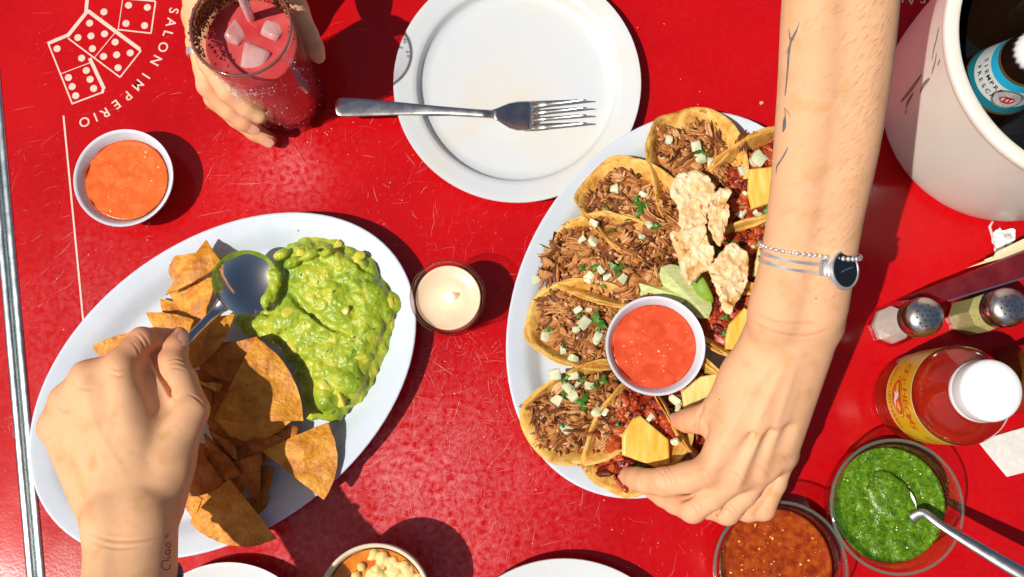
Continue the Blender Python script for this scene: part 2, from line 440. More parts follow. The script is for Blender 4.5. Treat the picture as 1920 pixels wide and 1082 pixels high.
def wear_glare(p):
    """how much scuffing and painted glare the enamel carries, by place on the table top"""
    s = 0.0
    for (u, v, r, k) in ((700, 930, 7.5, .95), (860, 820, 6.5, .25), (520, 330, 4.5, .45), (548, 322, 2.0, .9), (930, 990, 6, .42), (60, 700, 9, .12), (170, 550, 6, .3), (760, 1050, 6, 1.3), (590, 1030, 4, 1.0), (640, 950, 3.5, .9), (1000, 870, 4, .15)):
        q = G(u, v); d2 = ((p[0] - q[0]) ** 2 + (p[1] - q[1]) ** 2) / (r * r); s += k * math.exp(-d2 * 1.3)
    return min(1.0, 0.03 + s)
def tabletop(name, s0, s1, parent):
    """a red enamelled sheet between distances s0 and s1 from the seam"""
    V, F = [], []; L_, n, m = 62.0, 70, 80
    for i in range(n + 1):
        for j in range(m + 1):
            p = mid + en * (s0 + (s1 - s0) * i / n) + ed * (-L_ + 2 * L_ * j / m); V.append((p[0], p[1], 0.0))
    for i in range(n):
        for j in range(m): F.append((i * (m + 1) + j, i * (m + 1) + j + 1, (i + 1) * (m + 1) + j + 1, (i + 1) * (m + 1) + j))
    V = np.array(V); att = [wear_glare(p) for p in V]
    if np.cross(V[F[0][1]] - V[F[0][0]], V[F[0][3]] - V[F[0][0]])[2] < 0: F = [f[::-1] for f in F]
    k = len(V); ring = [0, m, n * (m + 1) + m, n * (m + 1)]
    low = np.array([V[i] - (0, 0, 2.4) for i in ring]); V = np.concatenate([V, low]); att += [0.1] * 4
    for a in range(4):
        b = (a + 1) % 4; F.append((ring[a], ring[b], k + b, k + a))
    F.append((k, k + 1, k + 2, k + 3))
    return mesh(name, V, F, RED, parent, smooth=False, attrs={'wear_glare': att})
def edging(parent, s, flip):
    """aluminium table edging: a ribbed strip of its own"""
    prof = [(0.0, -2.4), (0.0, 0.02), (0.03, 0.07), (0.10, 0.11), (0.20, 0.13), (0.34, 0.135), (0.46, 0.12), (0.55, 0.08), (0.60, 0.0), (0.62, -0.4), (0.62, -2.4)]
    secs = []
    for e in (-62, -20, 20, 62):
        c = mid + ed * e; secs.append([c + en * (s + (f if not flip else 0.62 - f)) + np.array([0, 0, z]) for f, z in prof])
    V, F = loft(secs); mesh('metal_edge', V, F, MAT['alu'], parent, sharp=35)
tbl = thing('table', 'red enamelled dining table with scratched top, cream printed emblem and ribbed metal edge', 'table', mid + en * 50)
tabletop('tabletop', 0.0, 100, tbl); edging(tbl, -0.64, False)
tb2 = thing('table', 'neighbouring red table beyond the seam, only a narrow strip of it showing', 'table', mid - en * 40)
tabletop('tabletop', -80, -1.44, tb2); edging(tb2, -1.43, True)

# ---- scratches and paint chips on the enamel
g = rs(5); mb = MB()
def scratch(p, ang, L_, wd, curve, z):
    n = 5; pts = []
    for i in range(n + 1):
        t = (i / n - .5) * L_; a = ang + curve * (i / n - .5)
        pts.append(np.array([p[0] + math.cos(a) * t, p[1] + math.sin(a) * t, z]))
    V, F = [], []
    for i, q in enumerate(pts):
        d = unit(pts[min(i + 1, n)] - pts[max(i - 1, 0)]); s = np.array([-d[1], d[0], 0]) * wd * (0.15 + 0.85 * math.sin(math.pi * min(max(i / n, .02), .98))) * .5
        V += [q - s, q + s]
        if i: F.append((2 * i - 2, 2 * i, 2 * i + 1, 2 * i - 1))
    return V, F
zones = [((130, 420), 170, 240), ((120, 620), 120, 150), ((620, 310), 170, 320), ((880, 420), 150, 230), ((880, 730), 110, 700), ((850, 900), 140, 900), ((690, 950), 110, 950), ((980, 960), 150, 560), ((90, 960), 60, 130), ((430, 330), 90, 170),
         ((1250, 1010), 110, 90), ((200, 150), 180, 150), ((1000, 700), 60, 110), ((25, 800), 20, 50), ((320, 1040), 60, 120), ((960, 540), 400, 260), ((620, 60), 60, 30)]
for (c, rad, num) in zones:
    for _ in range(int(num * .75)):
        a, r_ = g.uniform(0, 6.283), rad * math.sqrt(g.random())
        p = G(c[0] + r_ * math.cos(a), c[1] + r_ * math.sin(a)); k = g.random()
        ang = g.gauss(0.75, 0.45) if c[1] < 700 and c[0] < 500 else g.gauss(1.2, .9)
        L_ = 0.10 + 1.9 * k ** 4
        V, F = scratch(p, ang, L_, g.uniform(.005, .016), g.gauss(0, .16), 0.012 + 0.0004 * (_ % 9)); mb.add(V, F, g.random())
    for _ in range(num // 3):
        a, r_ = g.uniform(0, 6.283), rad * math.sqrt(g.random()); p = G(c[0] + r_ * math.cos(a), c[1] + r_ * math.sin(a)); s = g.uniform(.012, .035)
        V = [p + (s * g.uniform(.5, 1.2) * math.cos(t * 1.2566), s * g.uniform(.5, 1.2) * math.sin(t * 1.2566), .018) for t in range(5)]; mb.add(V, [(0, 1, 2, 3, 4)], g.random())
for (u, v, ang, L_) in ((130, 440, .65, 1.6), (120, 470, .8, 2.0), (110, 520, .9, 1.5), (400, 400, .2, 2.6), (470, 345, .05, 3.5), (560, 290, -1.0, 2.0), (770, 300, -.9, 1.4), (775, 770, 1.45, 2.4), (830, 690, -.6, 2.2), (700, 990, 1.0, 3.0), (740, 880, 1.1, 3.2), (1000, 1010, 1.4, 2.0), (640, 960, .5, 2.4), (60, 900, -.8, 2.0), (880, 860, 1.3, 1.8), (330, 175, .15, 1.0)):
    V, F = scratch(G(u, v), ang, L_, .018, g.gauss(0, .2), .02); mb.add(V, F, .9)
mb.build('scratch', M('scratched_enamel', [(0, (.58, .06, .07)), (.6, (.68, .18, .17)), (1, (.84, .46, .42))], src='attr', scale=2, rough=.5), tbl, kind='stuff', smooth=False)

# ---- the cream print: three domino tiles, an arc of lettering, a rule
def dz(x, y, h=0.03): return G(80 + x / 4.3286, y / 4.3286, h)
def line_poly(mb_, p, q, w_, h=0.03):
    a, b = dz(*p, h), dz(*q, h); s = np.cross(unit(b - a), (0, 0, 1)) * w_ / 4.3286 / ppc(0) / 2; d = unit(b - a) * w_ / 4.3286 / ppc(0) * .3
    mb_.add([a - s - d, a + s - d, b + s + d, b - s + d], [(0, 1, 2, 3)])
def domino(lines, pips, label):
    m_ = MB(); hh = 0.02
    for i, (p, q, w_) in enumerate(lines): line_poly(m_, p, q, w_, hh + 0.001 * i)
    o = m_.build('printed_domino', MAT['print'], tbl, smooth=False)
    for (x, y) in pips:
        c = dz(x, y, hh + .012); r_ = 30 / 4.3286 / ppc(0)
        mesh('pip', [c + (r_ * math.cos(k * math.pi / 10), r_ * math.sin(k * math.pi / 10), 0) for k in range(20)], [tuple(range(20))], MAT['print'], o, smooth=False)
domino([((50, 350), (205, 285), 30), ((46, 355), (240, 842), 13), ((240, 842), (485, 750), 13), ((385, 480), (495, 715), 30), ((485, 750), (495, 705), 22), ((140, 602), (395, 505), 7)],
       [(117, 395), (316, 472), (354, 572), (209, 630), (385, 644), (239, 703), (414, 718), (268, 777)], '')
domino([((372, 92), (780, 395), 32), ((360, 95), (205, 288), 32), ((208, 312), (625, 625), 12), ((795, 415), (630, 625), 12), ((785, 390), (792, 420), 18), ((585, 268), (420, 468), 7)],
       [(381, 188), (286, 305), (392, 292), (502, 275), (404, 395), (588, 342), (494, 458), (600, 445), (711, 430), (612, 550)], '')
domino([((366, -60), (352, 92), 30), ((610, 240), (878, 270), 12), ((880, 265), (916, 15), 13), ((650, -14), (910, 8), 16), ((650, -10), (614, 232), 7), ((366, -60), (650, -16), 16)],
       [(497, 97), (697, 43), (850, 60), (676, 190), (827, 208)], '')
def glyph(ch, size, bold=0.0):
    cu = bpy.data.curves.new('letter', 'FONT'); cu.body = ch; cu.size = size; cu.align_x = 'CENTER'; cu.align_y = 'CENTER'; cu.offset = bold; cu.resolution_u = 4
    o = bpy.data.objects.new('letter', cu); col.objects.link(o); dg = bpy.context.evaluated_depsgraph_get()
    me = bpy.data.meshes.new_from_object(o.evaluated_get(dg)); V = np.array([v.co[:] for v in me.vertices]); F = [tuple(p.vertices) for p in me.polygons]
    bpy.data.objects.remove(o); bpy.data.curves.remove(cu); bpy.data.meshes.remove(me)
    return V, F
mb = MB()
arc = [('S', 325, 20), ('A', 320, 42), ('L', 314, 63), ('O', 305, 88), ('N', 292, 113), ('I', 273, 142), ('M', 258, 159), ('P', 239, 179), ('E', 218, 195), ('R', 197, 211), ('I', 179, 219), ('O', 158, 228)]
for i, (ch, u, v) in enumerate(arc):
    a, b = arc[max(i - 1, 0)], arc[min(i + 1, len(arc) - 1)]
    t = unit(G(b[1], b[2]) - G(a[1], a[2])); n_ = np.array([-t[1], t[0], 0]); V, F = glyph(ch, 1.08, 0.012)
    mesh('printed_letter', G(u, v, .03) + V[:, :1] * t + V[:, 1:2] * n_, F, MAT['print'], tbl, smooth=False)
for (ch, u, v, an) in (('S', 1731, -3, 172), ('A', 1708, -1, 180), ('L', 1688, -4, 188)):
    t = np.array([math.cos(R(an)), math.sin(R(an)), 0]); n_ = np.array([-t[1], t[0], 0]); V, F = glyph(ch, 1.08, 0.012); mesh('printed_letter', G(u, v, .03) + V[:, :1] * t + V[:, 1:2] * n_, F, MAT['print'], tbl, smooth=False)
mb = MB(); a, b = G(119, 217, .03), G(157, 612, .03); s = np.cross(unit(b - a), (0, 0, 1)) * .07; mb.add([a - s, a + s, b + s, b - s], [(0, 1, 2, 3)])
mb.build('printed_rule', MAT['print'], tbl, smooth=False)

# ================================================================== platters and plates
def oval_platter(u, v, a_px, b_px, ang, h, label):
    k = ppc(h); c = G(u, v, h); a_, b_ = a_px / k, b_px / k
    top = [(0.0, h - .06), (0.06, h), (0.2, h + .0), (0.7, h - .12), (1.5, h - .38), (2.2, h - .9), (2.7, h - 1.25), (3.6, h - 1.38), (5.5, h - 1.42), (8.5, h - 1.42), (a_ * .99, h - 1.42)]
    bot = [(a_ * .99, .25), (6.0, .25), (4.2, .22), (4.1, .0), (3.8, .0), (3.7, .3), (2.9, .55), (1.6, h - .75), (.7, h - .4), (0.12, h - .2), (0.0, h - .06)]
    prof = catmull([(p[0], p[1]) for p in top], 3)[::-1] + []
    V, F = lathe([(p[0], p[1]) for p in prof] + [(p[0], p[1]) for p in bot[::-1][1:]], (c[0], c[1], 0), 96, a_, b_, R(ang))
    F = [f[::-1] for f in F]
    o = mesh('oval_platter', V, F, MAT['white_ware'], base=(c[0], c[1], 0), sharp=50)
    o['label'] = label; o['category'] = 'platter'; o['group'] = 'white oval serving platters'; return o
PH = 2.4
oval_platter(420, 716, 396, 275, 36.7, PH, 'white oval platter holding the tortilla chips and guacamole')
oval_platter(1255, 562, 388, 284, 62.8, PH, 'white oval platter crowded with tacos around a red salsa cup')
FLOOR = PH - 1.42
def round_plate(u, v, h, label, r=None, name='dinner_plate', mat='plate_ware'):
    c = G(u, v, h); r = r or 9.4; s = r / 9.4
    P = [(0, .62), (6.6, .62), (7.25, .68), (7.5, .9), (7.62, 1.35), (7.75, 1.5), (8.1, 1.58), (8.8, 1.7), (9.2, 1.8), (9.36, 1.8), (9.4, 1.72), (9.3, 1.6), (8.2, 1.32), (7.8, 1.1), (7.4, .5), (6.6, .28), (5.6, .24), (5.5, .0), (5.2, .0), (5.1, .24), (0, .24)]
    P = [(p[0] * s, p[1] * h / 1.8) for p in P]
    V, F = lathe(P, (c[0], c[1], 0), 96); F = [f[::-1] for f in F]
    o = mesh(name, V, F, MAT[mat], base=(c[0], c[1], 0), sharp=40); o['label'] = label; o['category'] = 'plate'; o['group'] = 'white round plates'; return o
round_plate(970, 152, 1.8, 'white round dinner plate with a raised rim, a used fork lying across it', r=9.62)
round_plate(1060, 1301, 1.8, 'white round plate between the soup bowl and the red salsa bowl, mostly cut off')
round_plate(422, 1237, 1.8, 'small white round plate half in shadow beside the wrist with the tattooed word', r=6.8)

# ================================================================== the fork
def fz(x, y): return 600 + x / 2.7047, y / 2.7047
def fh(x):
    """height of the fork along its length (frame spot x)"""
    ks = [(628, 2.35), (700, 2.1), (745, 1.98), (800, 2.05), (880, 2.35), (930, 2.45), (960, 2.0), (1000, 1.55), (1040, 1.6), (1080, 1.95), (1102, 2.25)]
    return float(np.interp(x, [k[0] for k in ks], [k[1] for k in ks]))
def fork_loft(st, th=.16):
    secs = []
    for (x, y0, y1, f) in st:
        u, _ = fz(x, 0); h = fh(u); A, B = G(u, y0 / 2.7047, h), G(u, y1 / 2.7047, h); c, s = (A + B) / 2, (A - B) / 2
        secs.append([c + s * math.cos(2 * math.pi * k / 12) * (abs(math.cos(2 * math.pi * k / 12)) ** -.25 if abs(math.cos(2 * math.pi * k / 12)) > .05 else 1) + np.array([0, 0, math.sin(2 * math.pi * k / 12) * th * f / 2]) for k in range(12)])
    return loft(secs)
frk = thing('fork', 'used steel table fork lying across the white round plate', 'fork', G(870, 212, 0.7))
V, F = fork_loft([(76, 530, 556, .6), (80, 515, 575, .9), (92, 500, 588, 1), (115, 494, 593, 1), (200, 498, 592, 1), (400, 517, 585, 1), (600, 537, 581, 1), (740, 549, 588, 1.1), (820, 555, 594, 1.3), (875, 556, 601, 1.4)])
mesh('handle', V, F, MAT['steel'], frk)
V, F = fork_loft([(873, 556, 601, 1.2), (900, 547, 613, 1.15), (930, 534, 632, 1.1), (960, 522, 650, 1), (1000, 514, 662, 1), (1050, 512, 662, 1), (1082, 512, 661, .9)])
mesh('head', V, F, MAT['steel'], frk)
for (a0, a1, b0, b1) in ((512, 548, 502, 512), (558, 584, 541, 551), (596, 616, 578, 589), (627, 661, 618, 630)):
    V, F = fork_loft([(1078, a0, a1, .85), (1150, a0 * .75 + b0 * .25, a1 * .72 + b1 * .28, .8), (1250, a0 * .38 + b0 * .62, a1 * .35 + b1 * .65, .8), (1330, b0 + 1, b1, .8), (1352, b0 + 3, b1 - 2, .5)], .15)
    mesh('tine', V, F, MAT['steel'], frk)

# ================================================================== salsa cups
def salsa_mat(name, c1, c2, c3, seed):
    return M(name, [(0.25, c1), (0.5, c2), (0.78, c3)], scale=1.1, detail=9, dist=.9, rough=.14, rough2=.24, bump=.022, bscale=3.2, speck=((.86, .36, .10), 3.6, .71), spec=.5)
def salsa_disc(name, c, r, z, m, label, amp=.03, n=40, seeds=26, seed=1, seed_col=None, cat='salsa', lump=1.2, group=None):
    V, F = [], []; k = 22
    for i in range(k + 1):
        for j in range(n):
            rr = r * i / k; t = 2 * math.pi * j / n; x, y = rr * math.cos(t), rr * math.sin(t)
            V.append((c[0] + x, c[1] + y, z + (amp * fbm((c[0] + x, c[1] + y, seed), lump, 4) if i < k else 0) + .06 * (i / k) ** 10))
    for i in range(k):
        for j in range(n):
            a, b = i * n + j, i * n + (j + 1) % n; F.append((a, a + n, b + n, b))
    q = len(V); V += [(c[0] + r * .93 * math.cos(2 * math.pi * j / n), c[1] + r * .93 * math.sin(2 * math.pi * j / n), z - .55) for j in range(n)]
    F += [(k * n + j, q + j, q + (j + 1) % n, k * n + (j + 1) % n) for j in range(n)]; F.append(tuple(q + j for j in range(n))[::-1])
    o = mesh(name, V, F, m, base=(c[0], c[1], z - .55)); o['label'] = label; o['category'] = cat
    if group: o['group'] = group
    g = rs(seed)
    if seeds:
        m_ = MB()
        for _ in range(seeds):
            t, rr = g.uniform(0, 6.28), r * .88 * math.sqrt(g.random()); s = .03 + .08 * g.random() ** 2
            V, F = sphere((c[0] + rr * math.cos(t), c[1] + rr * math.sin(t), z + amp * .3), (s, s * g.uniform(.6, 1), .04), 7, 4); m_.add(V, F, g.random())
        m_.build('salsa_seed', seed_col or MAT['seed'], o, kind='stuff')
    return o
MAT['seed'] = M('pepper_seed', [(0.3, (.80, .36, .08)), (.7, (.86, .60, .28))], src='attr', rough=.3)
def film(o, c, r, z, hgt, m, seed):
    """salsa dried a little way up the wall of its cup"""
    V, F = [], []; n = 90
    for j in range(n):
        t = 2 * math.pi * j / n; q = max(0, hgt * (.25 + .9 * nz((math.cos(t) * 2.2, math.sin(t) * 2.2, seed)) + .4 * nz((math.cos(t) * 8, math.sin(t) * 8, seed))))
        for k in range(4): V.append((c[0] + (r + .13 * q * k / 3) * math.cos(t), c[1] + (r + .13 * q * k / 3) * math.sin(t), z + q * k / 3))
    for j in range(n):
        for k in range(3): a, b = j * 4 + k, ((j + 1) % n) * 4 + k; F.append((a, b, b + 1, a + 1))
    mesh('salsa_film', V, F, m, o)
def ramekin(u, v, h, z0, r, label):
    c = G(u, v, h); H_ = h - z0
    P = [(0, .0), (r * .70, 0), (r * .74, .06), (r * .80, H_ * .4), (r * .90, H_ * .82), (r * .97, H_ * .90), (r, H_ * .95), (r * .995, H_), (r * .955, H_), (r * .93, H_ * .95), (r * .84, H_ * .72), (r * .76, H_ * .35), (r * .70, .3), (r * .6, .22), (0, .22)]
    V, F = lathe([(p[0], p[1]) for p in P], (c[0], c[1], z0), 72)
    o = mesh('salsa_cup', V, F, MAT['ramekin'], base=(c[0], c[1], z0), sharp=60); o['label'] = label; o['category'] = 'cup'; o['group'] = 'white salsa cups'; return c
c = ramekin(231, 333, 2.7, 0, 3.78, 'white salsa cup standing alone on the red table beside the printed rule')
MAT['salsa_orange'] = salsa_mat('orange_salsa', (.66, .095, .016), (.75, .135, .024), (.80, .20, .055), 1)
MAT['salsa_coral'] = salsa_mat('coral_salsa', (.58, .055, .018), (.68, .08, .028), (.74, .14, .06), 2)
o = salsa_disc('salsa', c, 3.14, 1.95, MAT['salsa_orange'], 'orange salsa in the cup standing alone on the table', seed=3); film(o, c, 3.09, 1.96, .30, MAT['salsa_orange'], 1)
c = ramekin(1229, 648, 5.2, 2.3, 3.57, 'white salsa cup set in the middle of the taco platter')
o = salsa_disc('salsa', c, 3.02, 4.42, MAT['salsa_coral'], 'coral red salsa in the cup in the middle of the tacos', seed=8); film(o, c, 2.95, 4.43, .32, MAT['salsa_coral'], 5)

# ================================================================== the candle
c = G(839, 556, 5.4); base_c = (c[0], c[1], 0); rr = 2.72
can = thing('candle_holder', 'small clear glass candle holder standing between the two oval platters', 'candle holder', base_c)
V, F = lathe([(0, 0), (rr * .84, 0), (rr * .88, .1), (rr * .98, 5.2), (rr, 5.38), (rr * .97, 5.45), (rr * .93, 5.36), (rr * .83, .9), (rr * .8, .75), (0, .7)], base_c, 64)
mesh('glass_cup', V, F, glass_mat('rosy_clear_glass', (.93, .80, .77)), can)
wax = thing('candle', 'cream wax candle burning inside the small glass holder', 'candle', (c[0], c[1], .72))
V, F = lathe([(0, 0), (rr * .80, 0), (rr * .86, 3.98), (rr * .84, 4.05), (rr * .80, 3.93), (rr * .5, 3.88), (.5, 3.84), (0, 3.83)], (c[0], c[1], .74), 56)
mesh('wax', V, F, M('candle_wax', [(0.3, (.76, .56, .38)), (.7, (.82, .64, .46))], scale=.6, rough=.3, sss=.4, ssss=.8, sssr=(1, .6, .35)), wax)
V, F = tube([(c[0], c[1], 4.5), (c[0] + .03, c[1], 4.85), (c[0] + .1, c[1] - .02, 5.0)], .06, 6); mesh('wick', V, F, M('charred_wick', (.03, .025, .02), rough=.9), wax)
fl = bpy.data.materials.new('candle_flame'); fl.use_nodes = True; N = fl.node_tree.nodes; N.remove(N['Principled BSDF']); em = N.new('ShaderNodeEmission'); em.inputs[0].default_value = (1, .86, .62, 1); em.inputs[1].default_value = 9.0
fl.node_tree.links.new(em.outputs[0], N['Material Output'].inputs[0])
V, F = lathe([(0, 0), (.20, .06), (.32, .25), (.28, .5), (.14, .9), (0, 1.2)], (c[0] + .1, c[1] - .02, 4.85), 14); mesh('flame', V, F, fl, wax)

g = rs(61); mb = MB()
for (u, v, sp_, n_) in ((398, 165, 14, 5), (437, 233, 6, 3), (560, 275, 30, 8), (610, 250, 20, 6), (250, 470, 60, 10), (900, 800, 70, 14), (1010, 980, 60, 10), (1180, 1000, 50, 8), (760, 330, 70, 9), (470, 1045, 20, 4), (1250, 150, 60, 5), (120, 600, 40, 8), (850, 690, 40, 8)):
    for _ in range(n_):
        q = G(u + g.gauss(0, sp_), v + g.gauss(0, sp_), .03); k = g.uniform(.025, .075); V, F = nugget(q, (k * 1.5, k, k), g, 2, .3, .5); mb.add(V, F, g.random())
o = mb.build('crumbs', M('pale_crumbs', [(0, (.80, .60, .38)), (1, (.86, .78, .64))], src='attr', rough=.7), kind='stuff'); o['label'] = 'tiny pale crumbs scattered over the red table top'; o['category'] = 'crumbs'
# ================================================================== people: three bare arms reaching in
def Q(u, v, h, r): return (G(u, v, h), r)
EYE = np.array([0, 0, CAM_H])
def skin_spot(bvh, u, v, lift=.012):
    """where the line of sight through a spot meets the skin"""
    q = G(u, v, 0); d = Vector(unit(q - EYE)); hit = bvh.ray_cast(Vector(EYE), d)
    if hit[0] is None: return None
    return np.array(hit[0]) + np.array(hit[1]) * lift, np.array(hit[1])
def normals(V, F):
    fn = np.cross(V[F[:, 2]] - V[F[:, 0]], V[F[:, 3]] - V[F[:, 1]]); N = np.zeros_like(V)
    for k in range(4):
        for c in range(3): N[:, c] += np.bincount(F[:, k], fn[:, c], len(V))
    return N / np.maximum(np.linalg.norm(N, axis=1), 1e-9)[:, None]
def person(name_label, field, m, tints, base, smooth=3, wrinkles=()):
    V, F = field.mesh(smooth)
    pre = BVHTree.FromPolygons(V.tolist(), F.tolist()); N = normals(V, F); D = np.zeros(len(V)); TI = np.zeros(len(V))
    for (pts, wd, dep) in wrinkles:
        P = catmull([np.array(p, float) for p in pts], 5); W_ = []
        for p in P:
            h = skin_spot(pre, p[0], p[1], 0)
            if h is not None: W_.append(h[0])
        if len(W_) < 3: continue
        W_ = np.array(W_); lo, hi = W_.min(0) - .5, W_.max(0) + .5; ix = np.where(((V > lo) & (V < hi)).all(1))[0]; best = np.full(len(ix), 9.0); tt = np.zeros(len(ix))
        for q in range(len(W_) - 1):
            a, b = W_[q], W_[q + 1]; ab = b - a; t = np.clip(((V[ix] - a) @ ab) / (ab @ ab + 1e-9), 0, 1); d = np.linalg.norm(V[ix] - a - t[:, None] * ab, axis=1); up_ = d < best; best[up_] = d[up_]; tt[up_] = (q + t[up_]) / (len(W_) - 1)
        k = np.exp(-(best / wd) ** 2) * np.sin(np.pi * np.clip(tt, .02, .98)) ** .5; D[ix] -= dep * k * 1.0; D[ix] += dep * .45 * np.exp(-((best - wd * 1.9) / wd) ** 2) * np.sin(np.pi * np.clip(tt, .02, .98)); TI[ix] += (.35 if dep > 0 else 0) * k
    V = V + N * D[:, None]
    t = TI.copy()
    for (p, r, k) in tints:
        t += k * np.exp(-((V - np.asarray(p)) ** 2).sum(1) / (r * r))
    root = thing('person', name_label, 'person', base)
    mesh('body', V, F, m, root, attrs={'tint': np.clip(t, 0, .85)})
    bvh = BVHTree.FromPolygons(V.tolist(), F.tolist())
    return root, bvh
def onto(bvh, p, frm=None, lift=.012):
    """drop a spot onto the skin, straight down or from a given side"""
    if frm is None: o, d = Vector((p[0], p[1], 60)), Vector((0, 0, -1))
    else: o = Vector(p) + Vector(frm) * 12; d = -Vector(frm)
    hit = bvh.ray_cast(o, d)
    if hit[0] is None: return None
    return np.array(hit[0]) + np.array(hit[1]) * lift, np.array(hit[1])
def nail(parent, c, fwd, nrm, w_, l_, curve=.35):
    fwd = unit(fwd); nrm = unit(np.asarray(nrm) - fwd * float(np.dot(nrm, fwd))); s = np.cross(fwd, nrm)
    V, F = [], []; n, m_ = 8, 8
    for i in range(n + 1):
        for j in range(m_ + 1):
            a = -1 + 2 * i / n; b = -1 + 2 * j / m_
            wl = (1 - 0.25 * max(0, abs(b)) ** 4) * math.sqrt(max(0.0, 1 - max(0, b - .3) ** 2 * .9)) * (1 - .12 * max(0, -b))
            x = a * w_ / 2 * wl; y = b * l_ / 2
            V.append(np.asarray(c) + s * x + fwd * y + nrm * (.05 - curve * x * x - .10 * max(0, b) ** 2 * l_ * .5))
    for i in range(n):
        for j in range(m_): F.append((i * (m_ + 1) + j, (i + 1) * (m_ + 1) + j, (i + 1) * (m_ + 1) + j + 1, i * (m_ + 1) + j + 1))
    k = len(V); V += [v - nrm * .07 for v in V]; F2 = [tuple(q + k for q in f[::-1]) for f in F]
    return mesh('fingernail', V, F + F2, MAT['nail'], parent)
def stroke(bvh, pts, wd, mb_, step=2.0, lift=.012):
    """a line drawn on the skin along frame spots"""
    P = catmull([np.array([p[0], p[1], p[2] if len(p) > 2 else wd]) for p in pts], 6); prev = None; V, F = [], []
    for i, p in enumerate(P):
        a, b = P[max(i - 1, 0)], P[min(i + 1, len(P) - 1)]; d = unit((b - a)[:2]); n_ = np.array([-d[1], d[0]]) * p[2] / 2
        h1, h2 = skin_spot(bvh, p[0] - n_[0], p[1] - n_[1], lift), skin_spot(bvh, p[0] + n_[0], p[1] + n_[1], lift)
        if h1 is None or h2 is None: prev = None; continue
        V += [h1[0], h2[0]]
        if prev is not None: F.append((len(V) - 4, len(V) - 2, len(V) - 1, len(V) - 3))
        prev = 1
    if F: mb_.add(V, F, .5)

# ---------------- first hand: fist round the serving spoon
f = Field(G(20, 1330, 3) * [1, 1, 0] + [-1, -2, 2.6], G(430, 590, 6) * [1, 1, 0] + [2, 1.5, 21], .105)
for dx in (-24, 24):
    f.chain([Q(*p) for p in catmull([(225 + dx * 1.2, 1330, 18.5, 2.15), (240 + dx, 1130, 14.8, 1.72), (245 + dx, 1050, 13.2, 1.66), (244 + dx * 1.05, 965, 12.0, 1.80)], 4)], .8)
W = lambda dx, dv=0: G(243 + dx, 955 + dv, 11.5)
mcp = {'i': Q(226, 690, 10.2, .98), 'm': Q(166, 712, 10.0, .95), 'r': Q(125, 755, 9.3, .88), 'p': Q(99, 803, 8.4, .78)}
f.cone(W(28), mcp['i'][0], 1.75, .98, .9); f.cone(W(0), mcp['m'][0], 1.8, .96, .9); f.cone(W(-22, 8), mcp['r'][0], 1.7, .92, .9); f.cone(W(-42, 25), mcp['p'][0], 1.45, .84, .9)
f.cone(G(215, 790, 8.6), G(255, 900, 9.8), 1.9, 2.0, .9)
f.cone(G(258, 760, 9.35), G(275, 900, 10.5), 1.45, 1.9, .9); f.cone(G(318, 815, 9.5), G(300, 905, 10.7), 1.3, 1.6, .9)
# thumb
f.chain([Q(296, 945, 11.0, 1.6), Q(322, 870, 10.7, 1.28), Q(361, 770, 9.6, 1.06)], .8)
f.chain([Q(361, 768, 9.5, 1.08), Q(338, 716, 8.5, 1.12), Q(322, 684, 8.1, 1.06), Q(329, 652, 7.6, .86), Q(336, 630, 7.1, .64)], .3)
f.cone(G(252, 770, 8.0), G(318, 850, 9.0), 1.0, 1.25, .8)
# index over the spoon handle
f.chain([mcp['i'], Q(246, 660, 9.6, .84), Q(266, 638, 9.0, .88)], .35)
f.chain([Q(266, 638, 9.0, .88), Q(292, 635, 8.0, .74), Q(310, 636, 7.3, .74), Q(324, 648, 6.2, .62)], .25)
# the other fingers, curled under the palm
f.chain([mcp['m'], Q(180, 714, 8.4, .86), Q(192, 722, 7.0, .85)], .5); f.chain([Q(192, 722, 7.0, .85), Q(262, 722, 5.9, .78), Q(300, 712, 5.9, .7), Q(322, 690, 5.8, .6)], .3)
f.chain([mcp['r'], Q(140, 762, 7.8, .82), Q(150, 770, 6.4, .8)], .5); f.chain([Q(150, 770, 6.4, .8), Q(225, 785, 5.4, .7), Q(270, 780, 5.3, .58)], .25)
f.chain([mcp['p'], Q(113, 808, 7.2, .7), Q(124, 815, 6.2, .68)], .5); f.chain([Q(124, 815, 6.2, .68), Q(180, 840, 5.4, .6), Q(210, 850, 5.3, .5)], .25)
f.cone(G(226, 694, 9.75), G(166, 714, 9.8), .98, .95, .7); f.cone(G(166, 714, 9.8), G(125, 757, 9.15), .95, .88, .7); f.cone(G(125, 758, 9.1), G(99, 804, 8.3), .88, .78, .7)
f.cone(G(195, 710, 9.7), G(240, 900, 10.9), 1.25, 1.75, .9); f.cone(G(146, 745, 9.2), G(215, 920, 10.8), 1.15, 1.6, .9); f.cone(G(116, 785, 8.5), G(190, 930, 10.4), 1.0, 1.5, .9)
f.cone(G(262, 690, 8.4), G(312, 780, 8.7), 1.15, 1.25, .7); f.cone(G(290, 672, 7.4), G(318, 730, 7.9), 1.0, 1.1, .5)
# knuckle tops and tendons
for (u, v, h, r_) in ((222, 676, 10.35, .62), (154, 702, 10.45, .62), (112, 748, 9.7, .5)): f.ell(G(u, v, h), (r_, r_ * 1.1, .5), .5)
f.cone(G(224, 690, 10.6), G(238, 800, 11.6), .2, .1, 1.0); f.cone(G(160, 715, 10.6), G(190, 800, 11.4), .2, .1, 1.0)
f.cone(G(345, 770, 10.1), G(305, 900, 11.8), .25, .22, .9)
f.ell(G(188, 985, 13.4), (.75, .8, .55), .9)
